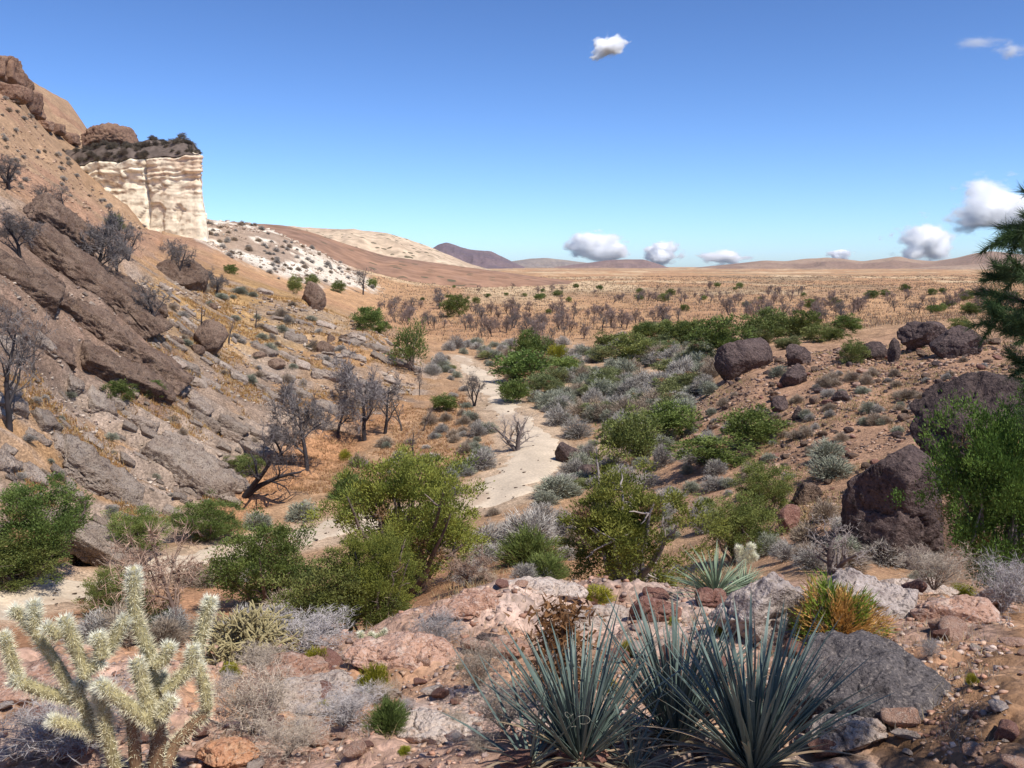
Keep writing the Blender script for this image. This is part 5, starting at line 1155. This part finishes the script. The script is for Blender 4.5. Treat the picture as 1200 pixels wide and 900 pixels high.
def small_yucca(px, py, w, label, seed, col=(0.27, 0.31, 0.21)):
    p, d = hit(px, py, 6, 14); g = rng_of(seed); B = Build(); n = 140; L = w * d / F_PX * 0.62
    for k in range(n):
        V, T, C = yucca_leaf(k, 1.0, 0.035, 0.05 + 0.3 * g.random()); th = R(g.uniform(5, 75)); ph = g.uniform(0, 6.283); s = L * g.uniform(0.7, 1.15)
        M_ = np.array(Matrix.Rotation(ph, 3, 'Z') @ Matrix.Rotation(th, 3, 'Y')); B.add(V * s @ M_.T, T, np.array(col) * g.uniform(0.75, 1.35) * (C / 0.18 * 0.4 + 0.6))
    tag(link('yucca', B.mesh('yucca', M_YUC, True), loc=p), label, 'yucca')
small_yucca(838, 702, 96, 'small pale green yucca behind the cracked grey outcrop', 5)
small_yucca(872, 698, 60, 'smaller pale yucca beside the white tipped cholla', 6)
# brown seed stalks behind the first yucca
g = rng_of(9); p, d = hit(655, 822, 4, 8); B = Build(); Bs = Build(); Bs.tube(wander(np.array([0, 0, -0.05]), np.array([0.02, 0, 0.56]), 7, 0.01, g), np.linspace(0.012, 0.005, 7), 6, (0.20, 0.12, 0.07))
n = 1000; P = np.stack([g.normal(size=n) * 0.085, g.normal(size=n) * 0.07, g.uniform(0.05, 0.56, n)], -1)
blades(B, P, unit(g.normal(size=(n, 3)) + np.array([0, 0, -0.7])), g.uniform(0.04, 0.09, n), g.uniform(0.010, 0.024, n), np.array([0.17, 0.075, 0.038]) * g.uniform(0.5, 1.4, (n, 1)), g)
two_part('dried_flower_stalk', (Bs.mesh('stalk', M_BARK), B.mesh('seed_pod', M_LEAF)), 'dark brown dried flower stalk with curled pods behind the first yucca', 'stalk', p, 1, 1, names=('stalk', 'seed_head')).children[1]['kind'] = 'stuff'

# ------------------------------------------------------------------ chollas
M_CHO = attr_material('cholla_skin', var=0.10, rough=0.8, noise_scale=40.0, noise_amt=0.25)
M_SPINE = attr_material('cholla_spine', var=0.06, transl=0.15, rough=0.5)
def cholla_joint(P, r0, r1, seed, skin, dens=1.0, tipw=1.0, sp_len=0.024):
    g = rng_of(seed); P = np.asarray(P, float); n = 26; t0 = np.linspace(0, 1, len(P)); t = np.linspace(0, 1, n)
    Q = np.stack([np.interp(t, t0, P[:, k]) for k in range(3)], -1)
    if len(P) > 2: Q[1:-1] = (Q[:-2] + Q[2:] + 2 * Q[1:-1]) / 4
    D = unit(np.gradient(Q, axis=0)); ref = np.array([0.3, 0.9, 0.2]); U = unit(np.cross(D, ref)); W = np.cross(D, U)
    sides = 14; a = np.linspace(0, 2 * np.pi, sides, endpoint=False); Ln = np.linalg.norm(np.diff(Q, axis=0), axis=1).sum()
    rad = (r0 + (r1 - r0) * t) * np.interp(t, [0, 0.06, 0.9, 0.97, 1], [0.75, 1, 1, 0.75, 0.25])
    tub = 1 + 0.20 * np.cos(a[None] * 4 + t[:, None] * Ln / 0.020 * 3.14) * np.cos(a[None] * 3 - t[:, None] * Ln / 0.017 * 3.14)
    Rd = rad[:, None] * tub
    V = Q[:, None] + Rd[..., None] * (np.cos(a)[None, :, None] * U[:, None] + np.sin(a)[None, :, None] * W[:, None])
    B = Build(); T = quads_to_tris(tris_of_grid(n, sides, True)); Vv = np.vstack([V.reshape(-1, 3), Q[-1] + D[-1] * r1 * 0.15]); b = (n - 1) * sides
    T = np.vstack([T, [[b + k, b + (k + 1) % sides, n * sides] for k in range(sides)]])
    B.add(Vv, T, np.array(skin))
    m = int(Ln / 0.01 * 46 * dens) + 220; tt = np.clip(1 - np.abs(g.normal(size=m)) * 0.10, 0, 1); k2 = int(m * 0.78); tt[:k2] = g.random(k2)
    aa = g.uniform(0, 6.283, m); i = np.clip((tt * (n - 1)).astype(int), 0, n - 1)
    rd = np.cos(aa)[:, None] * U[i] + np.sin(aa)[:, None] * W[i]; p = Q[i] + rd * rad[i][:, None] * 0.95 + D[i] * g.uniform(-0.5, 0.5, (m, 1)) * Ln / n
    dd = unit(rd + D[i] * (0.25 + 1.2 * smooth(0.9, 1.0, tt))[:, None] + g.normal(size=(m, 3)) * 0.35)
    Bs = Build(); c = np.array([0.84, 0.78, 0.54]) * g.uniform(0.75, 1.15, (m, 1)); f = smooth(0.75, 1.0, tt)[:, None] * tipw
    blades(Bs, p, dd, sp_len * 1.15 * g.uniform(0.6, 1.4, m), 0.0026, c * (1 - f) + np.array([0.90, 0.88, 0.70]) * f, g)
    return B, Bs
def cholla(joints, r, label, seed, basepx, thick=9.0, skin=(0.34, 0.295, 0.15), old=(0.21, 0.13, 0.075), sp=0.024, zoff=None):
    g = random.Random(seed); b0 = at_r(basepx, 900, r); root_p = np.array([b0[0], b0[1], float(H(b0[0], b0[1]))])
    root = link('cholla', None, loc=root_p); tag(root, label, 'cactus'); k = r * 1.13 / F_PX
    for q, (pl, th, isold, dz) in enumerate(joints):
        P = []
        for (x, y) in pl:
            if y >= 899: P.append(root_p + np.array([(x - basepx) * k * 0.6, dz * 0.3, -0.04]))
            else: P.append(at_r(x, y, r + dz))
        P = np.array(P) - root_p
        B, Bs = cholla_joint(P, th * k * 0.68, th * k * 0.66, seed * 100 + q, old if isold else skin, 0.45 if isold else 1.0, 0.2 if isold else 1.0, sp)
        o = link('stem_joint', B.mesh('stem_joint', M_CHO, True), root); s = link('spines', Bs.mesh('spines', M_SPINE), o); s['kind'] = 'stuff'
J = [([(184, 900), (185, 868), (184, 832)], 11, 1, 0.0), ([(130, 900), (126, 862), (120, 826), (113, 800)], 8.5, 0, -0.05), ([(122, 868), (104, 838), (91, 815), (97, 795)], 8, 0, 0.03), ([(92, 822), (50, 810), (12, 795)], 8, 0, 0.08),
     ([(22, 798), (12, 770), (3, 741)], 7, 0, 0.10), ([(86, 812), (60, 770), (41, 738), (39, 704)], 7.5, 0, 0.06), ([(39, 738), (26, 724), (14, 713)], 6.5, 0, 0.10), ([(99, 786), (86, 755), (74, 723)], 8.5, 0, -0.02), ([(70, 748), (60, 739), (52, 733)], 6.5, 0, -0.05), ([(97, 795), (104, 783), (121, 773)], 7.5, 0, -0.04),
     ([(119, 772), (117, 756), (114, 743)], 8.5, 0, -0.06), ([(121, 768), (134, 750), (149, 722)], 7.5, 0, 0.0), ([(181, 782), (168, 748), (156, 714), (157, 664)], 8.5, 0, 0.02), ([(184, 832), (181, 806), (179, 778)], 8.5, 0, 0.0), ([(180, 782), (193, 772), (200, 754)], 8.5, 0, -0.08), ([(186, 830), (192, 812), (188, 788)], 7.5, 0, 0.05),
     ([(192, 812), (210, 796), (225, 780), (226, 757)], 8, 0, -0.04), ([(243, 832), (240, 806), (230, 776)], 7.5, 0, 0.04), ([(190, 900), (204, 872), (226, 850), (245, 832)], 8, 1, 0.05), ([(229, 772), (236, 745), (241, 722), (248, 700)], 8, 0, 0.08), ([(176, 838), (168, 808), (159, 772)], 9, 0, -0.10), ([(184, 852), (160, 834), (138, 818), (114, 800)], 9, 0, -0.12),
     ([(186, 842), (194, 830), (203, 818)], 8.5, 0, -0.15), ([(104, 853), (80, 850), (57, 843)], 7, 0, 0.02), ([(160, 900), (157, 872), (154, 846), (150, 824)], 8.5, 1, -0.03), ([(112, 862), (106, 858), (100, 851)], 7, 0, 0.02)]
cholla(J, 4.35, 'tall spiny cholla cactus with pale glowing tips at the shelf edge', 3, 165)
cholla([([(430, 900 - 96), (428, 775), (427, 750)], 3.6, 0, 0), ([(427, 752), (434, 746), (437, 742)], 3.2, 0, 0.02), ([(427, 752), (423, 746), (422, 741)], 3.2, 0, -0.02), ([(436, 806), (470, 784), (500, 771)], 2.6, 0, 0.05), ([(471, 784), (471, 776), (472, 764)], 2.6, 0, 0.05), ([(437, 748), (446, 744), (452, 738)], 2.4, 0, 0.05)], 6.4, 'thin cholla with a forked tip above a lime green bush', 4, 432, sp=0.018, skin=(0.30, 0.31, 0.18))
cholla([([(868, 690), (867, 670), (870, 652)], 4, 0, 0), ([(870, 655), (876, 648), (882, 638)], 4, 0, 0), ([(868, 664), (878, 656), (886, 650)], 4, 0, 0.03), ([(868, 655), (866, 648), (866, 640)], 3.6, 0, 0.03)], 9.6, 'small white tipped cholla standing behind the pale yucca', 5, 866, sp=0.03, skin=(0.48, 0.47, 0.32))
# many-branched staghorn cholla bush
def staghorn(seed):
    g = rng_of(seed); B = Build(); P_, D_ = [], []
    def grow(p, d, lev):
        ln_ = g.uniform(0.06, 0.115); e = p + d * ln_; rad = 0.0115 - 0.0006 * lev
        c = np.array([0.20, 0.17, 0.09]) * (1 - lev / 6) + np.array([0.33, 0.275, 0.14]) * (lev / 6)
        B.tube(np.array([p, p + d * ln_ * 0.5 + g.normal(size=3) * 0.008, e]), [rad, rad * 1.05, rad * 0.85], 6, c * g.uniform(0.8, 1.2))
        for _ in range(8): P_.append(p + d * ln_ * g.random()); D_.append(unit(g.normal(size=3) + d * 0.3))
        if lev < 6:
            for _ in range(2 if g.random() < 0.66 else 1): grow(e, unit(d + g.normal(size=3) * 0.62 + np.array([0, 0, 0.10])), lev + 1)
    for k in range(26):
        a = g.uniform(0, 6.283); grow(np.array([0, 0, 0.02]), unit(np.array([0.9 * math.cos(a), 0.9 * math.sin(a), g.uniform(0.35, 1.0)])), 0)
    blades(B, np.array(P_), np.array(D_), 0.022, 0.003, np.array([0.58, 0.52, 0.30]), g)
    return B
p, d = hit(292, 778, 6, 14); s_ = 92 * d / F_PX / 0.78
tag(link('staghorn_cholla', staghorn(12).mesh('staghorn_cholla', M_CHO, True), loc=p, scale=(s_, s_, s_ * 0.95)), 'bushy yellowish staghorn cholla with many short branches', 'cactus')

# orange and green bush on the layered outcrop
p, d = hit(992, 752, 3, 12); k = d / F_PX
ob = sage(91, 5200, (0.10, 0.16, 0.02), (0.22, 0.27, 0.04), 0.13, 0.012, 0.6, 0.4, twig=(0.12, 0.09, 0.07), core=0.35, tipc=(0.46, 0.25, 0.09), tipf=0.05)
tag(link('broom_bush', ob.mesh('broom_bush', M_LEAF), loc=p + np.array([0, 0.15, -0.02]), scale=(112 * k, 112 * k, 78 * k)), 'bush half green and half rusty orange on the grey outcrop', 'shrub')

# ------------------------------------------------------------------ pine reaching in from the right
def pine():
    g = rng_of(17); r = 3.1; b = at_r(1370, 700, r); root_p = np.array([b[0], b[1], float(H(b[0], b[1]))])
    root = link('pinyon_pine', None, loc=root_p); tag(root, 'dark pine whose needled branches hang into view before the hills', 'tree')
    Bt = Build(); top = at_r(1360, 60, r) - root_p; Bt.tube(wander(np.array([0, 0, -0.1]), top, 9, 0.02, g), np.linspace(0.065, 0.006, 9), 9, (0.16, 0.11, 0.085)); link('trunk', Bt.mesh('trunk', M_BARK, True), root)
    for (x0, y0, x1, y1, ln_) in [(1352, 250, 1205, 262, 38), (1354, 280, 1173, 280, 43), (1356, 330, 1159, 325, 57), (1356, 352, 1177, 347, 43), (1356, 370, 1169, 374, 42), (1356, 392, 1187, 392, 38), (1356, 420, 1203, 430, 28), (1352, 300, 1199, 318, 38), (1354, 345, 1199, 366, 38), (1352, 230, 1224, 235, 48), (1354, 450, 1224, 455, 48)]:
        dz = g.uniform(-0.12, 0.12); a = at_r(x0, y0 + 18, r) - root_p; e = at_r(x1, y1, r + dz) - root_p; P = wander(a, e, 9, 0.012, g); P[1:-1, 2] -= 0.03 * np.sin(np.linspace(0, 3.14, 7))
        B = Build(); B.tube(P, np.linspace(0.012, 0.003, 9), 5, (0.15, 0.10, 0.08)); o = link('branch', B.mesh('branch', M_BARK), root)
        Bn = Build(); L = np.linalg.norm(e - a); ax = unit(e - a); tipax = [(P, 1.0 - ln_ * r * 1.1 / F_PX / L, 1.0, 620)]
        pts = []; drs = []
        for (Pp, t0, t1, m) in tipax:
            tt = np.clip(t0 + (t1 - t0) * g.random(m) ** 0.8, 0, 1); fi = tt * 8; i = np.minimum(fi.astype(int), 7); q = Pp[i] + (Pp[i + 1] - Pp[i]) * (fi - i)[:, None]
            pts.append(q); drs.append(unit(ax * 0.75 + g.normal(size=(m, 3)) * 0.62))
        for _ in range(6):
            q0 = P[g.integers(6, 9)]; e2 = q0 + unit(ax + g.normal(size=3) * 0.7) * g.uniform(0.05, 0.09); m = 190; q = q0 + (e2 - q0) * g.random((m, 1)); B2 = unit(e2 - q0)
            pts.append(q); drs.append(unit(B2 * 0.8 + g.normal(size=(m, 3)) * 0.6))
        pts = np.concatenate(pts); drs = np.concatenate(drs); m = len(pts)
        f = g.random((m, 1)); blades(Bn, pts, drs, g.uniform(0.030, 0.048, m), 0.0022, np.array([0.030, 0.060, 0.026]) * (1 - f) + np.array([0.075, 0.125, 0.045]) * f, g)
        s = link('needles', Bn.mesh('needles', M_LEAF), o); s['kind'] = 'stuff'
    def spray(ax_, L, m):                                                 # one shared branch with its needles for the rest of the crown
        P = wander(np.zeros(3), np.array([L, 0, -0.06]), 8, 0.012, g); B = Build(); B.tube(P, np.linspace(0.012, 0.003, 8), 5, (0.15, 0.10, 0.08)); Bn = Build()
        tt = g.random(m) ** 0.6; fi = tt * 7; i = np.minimum(fi.astype(int), 6); q = P[i] + (P[i + 1] - P[i]) * (fi - i)[:, None] + g.normal(size=(m, 3)) * np.array([0.02, 0.05 * L, 0.03 * L]) * 1.2 * tt[:, None]
        f = g.random((m, 1)); blades(Bn, q, unit(np.array([0.7, 0, 0.1]) + g.normal(size=(m, 3)) * 0.6), g.uniform(0.03, 0.05, m), 0.003, np.array([0.030, 0.060, 0.026]) * (1 - f) + np.array([0.075, 0.125, 0.045]) * f, g)
        return B.mesh('branch', M_BARK), Bn.mesh('needles', M_LEAF)
    sp = [spray(None, 0.55, 1500), spray(None, 0.7, 1800)]
    for k in range(70):
        f = k / 69; a_ = k * 2.4; z = 0.7 + (top[2] - 0.75) * f; px_ = top * (z / top[2])
        ang = (math.cos(a_), math.sin(a_))
        if ang[0] < -0.1 and z < 2.35: continue                     # the side that shows in the picture has its own branches
        b_, n_ = sp[k % 2]; s = 1.05 - 0.75 * f; o = link('branch', b_, root, (px_[0], px_[1], z), (0, -0.25 - 0.5 * f, a_), (s, s, s)); link('needles', n_, o)['kind'] = 'stuff'
pine()

# ------------------------------------------------------------------ thin desert haze round everything but the sky and clouds
hb = np.array([(x, y, z) for x in (-7600, 7600) for y in (-7600, 7600) for z in (-25, 95)], float)
hq = np.array([[0, 1, 3, 2], [4, 6, 7, 5], [0, 4, 5, 1], [2, 3, 7, 6], [0, 2, 6, 4], [1, 5, 7, 3]])
hm = bpy.data.materials.new('haze'); N_, L_ = nodes_of(hm); N_.remove(N_['Principled BSDF'])
pv = N_.new('ShaderNodeVolumePrincipled'); pv.inputs['Color'].default_value = (0.86, 0.92, 1.0, 1); pv.inputs['Density'].default_value = 2.6e-5; pv.inputs['Anisotropy'].default_value = 0.2
L_.new(pv.outputs[0], N_['Material Output'].inputs['Volume'])
tag(link('haze', make_mesh('haze', hb, hq, hm)), kind='stuff')

# ------------------------------------------------------------------ clouds: soft volumes far beyond the hills
def cloud_material(seed, dens):
    m = bpy.data.materials.new('cloud_vapour'); N, L = nodes_of(m)
    N.remove(N['Principled BSDF']); pv = N.new('ShaderNodeVolumePrincipled')
    pv.inputs['Color'].default_value = (1, 1, 1, 1); pv.inputs['Anisotropy'].default_value = 0.0
    tc = N.new('ShaderNodeTexCoord'); ln_ = N.new('ShaderNodeVectorMath'); ln_.operation = 'LENGTH'; L.new(tc.outputs['Object'], ln_.inputs[0])
    nz = N.new('ShaderNodeTexNoise'); nz.noise_dimensions = '4D'; nz.inputs['W'].default_value = seed * 3.7; nz.inputs['Scale'].default_value = 1.7; nz.inputs['Detail'].default_value = 6.0; nz.inputs['Roughness'].default_value = 0.6
    L.new(tc.outputs['Object'], nz.inputs['Vector'])
    a = N.new('ShaderNodeMath'); a.operation = 'MULTIPLY_ADD'; L.new(nz.outputs[0], a.inputs[0]); a.inputs[1].default_value = 2.3; a.inputs[2].default_value = -0.62
    sb = N.new('ShaderNodeMath'); sb.operation = 'SUBTRACT'; L.new(a.outputs[0], sb.inputs[0]); L.new(ln_.outputs['Value'], sb.inputs[1])
    mr = N.new('ShaderNodeMapRange'); mr.interpolation_type = 'SMOOTHSTEP'; L.new(sb.outputs[0], mr.inputs['Value'])
    mr.inputs['From Min'].default_value, mr.inputs['From Max'].default_value = -0.08, 0.85
    mr.inputs['To Min'].default_value, mr.inputs['To Max'].default_value = 0.0, dens
    L.new(mr.outputs[0], pv.inputs['Density']); L.new(pv.outputs[0], N['Material Output'].inputs['Volume'])
    return m

def ico(sub):
    import bmesh
    bm = bmesh.new(); bmesh.ops.create_icosphere(bm, subdivisions=sub, radius=1.0)
    V = np.array([v.co[:] for v in bm.verts]); T = np.array([[v.index for v in f.verts] for f in bm.faces]); bm.free(); return V, T
_cv, _ct = ico(3)
def cloud(px, py, w, h, r, seed, dens, label, tilt=0.0, group=None):
    p = at_r(px, py, r); k = np.linalg.norm(p) / F_PX; sx = w * k * 0.62; sz = h * k * 0.62
    me = make_mesh('cloud', _cv, _ct, cloud_material(seed, 16.0 * dens / (sz + sx)))
    o = link('cloud', me, loc=p, rot=(0, tilt, 0), scale=(sx, 0.5 * (sx + sz), sz)); tag(o, label, 'cloud', group)
cloud(712, 54, 52, 30, 9000, 1, 16, 'small lone white cloud high in open blue sky', -0.5)
cloud(702, 291, 84, 44, 24000, 2, 10, 'white cloud above the gap between two low distant hills')
cloud(776, 298, 54, 34, 24000, 3, 10, 'small white cloud at the end of a low brown distant hill')
cloud(846, 303, 66, 24, 26000, 4, 8, 'thin low white cloud lying along the flat horizon')
cloud(1088, 284, 84, 56, 22000, 5, 11, 'rounded white cloud rising behind the long brown hills')
cloud(1185, 246, 140, 74, 20000, 6, 12, 'large white cloud above the pine branches')
cloud(1188, 58, 40, 22, 9500, 7, 0.5, 'faint ragged cloud wisp high above the pine branches')
cloud(1145, 50, 60, 22, 9500, 8, 0.25, 'barely visible thin cloud streak high in the sky')
cloud(985, 300, 30, 18, 26000, 9, 8, 'tiny white cloud peeping over the long brown hills')
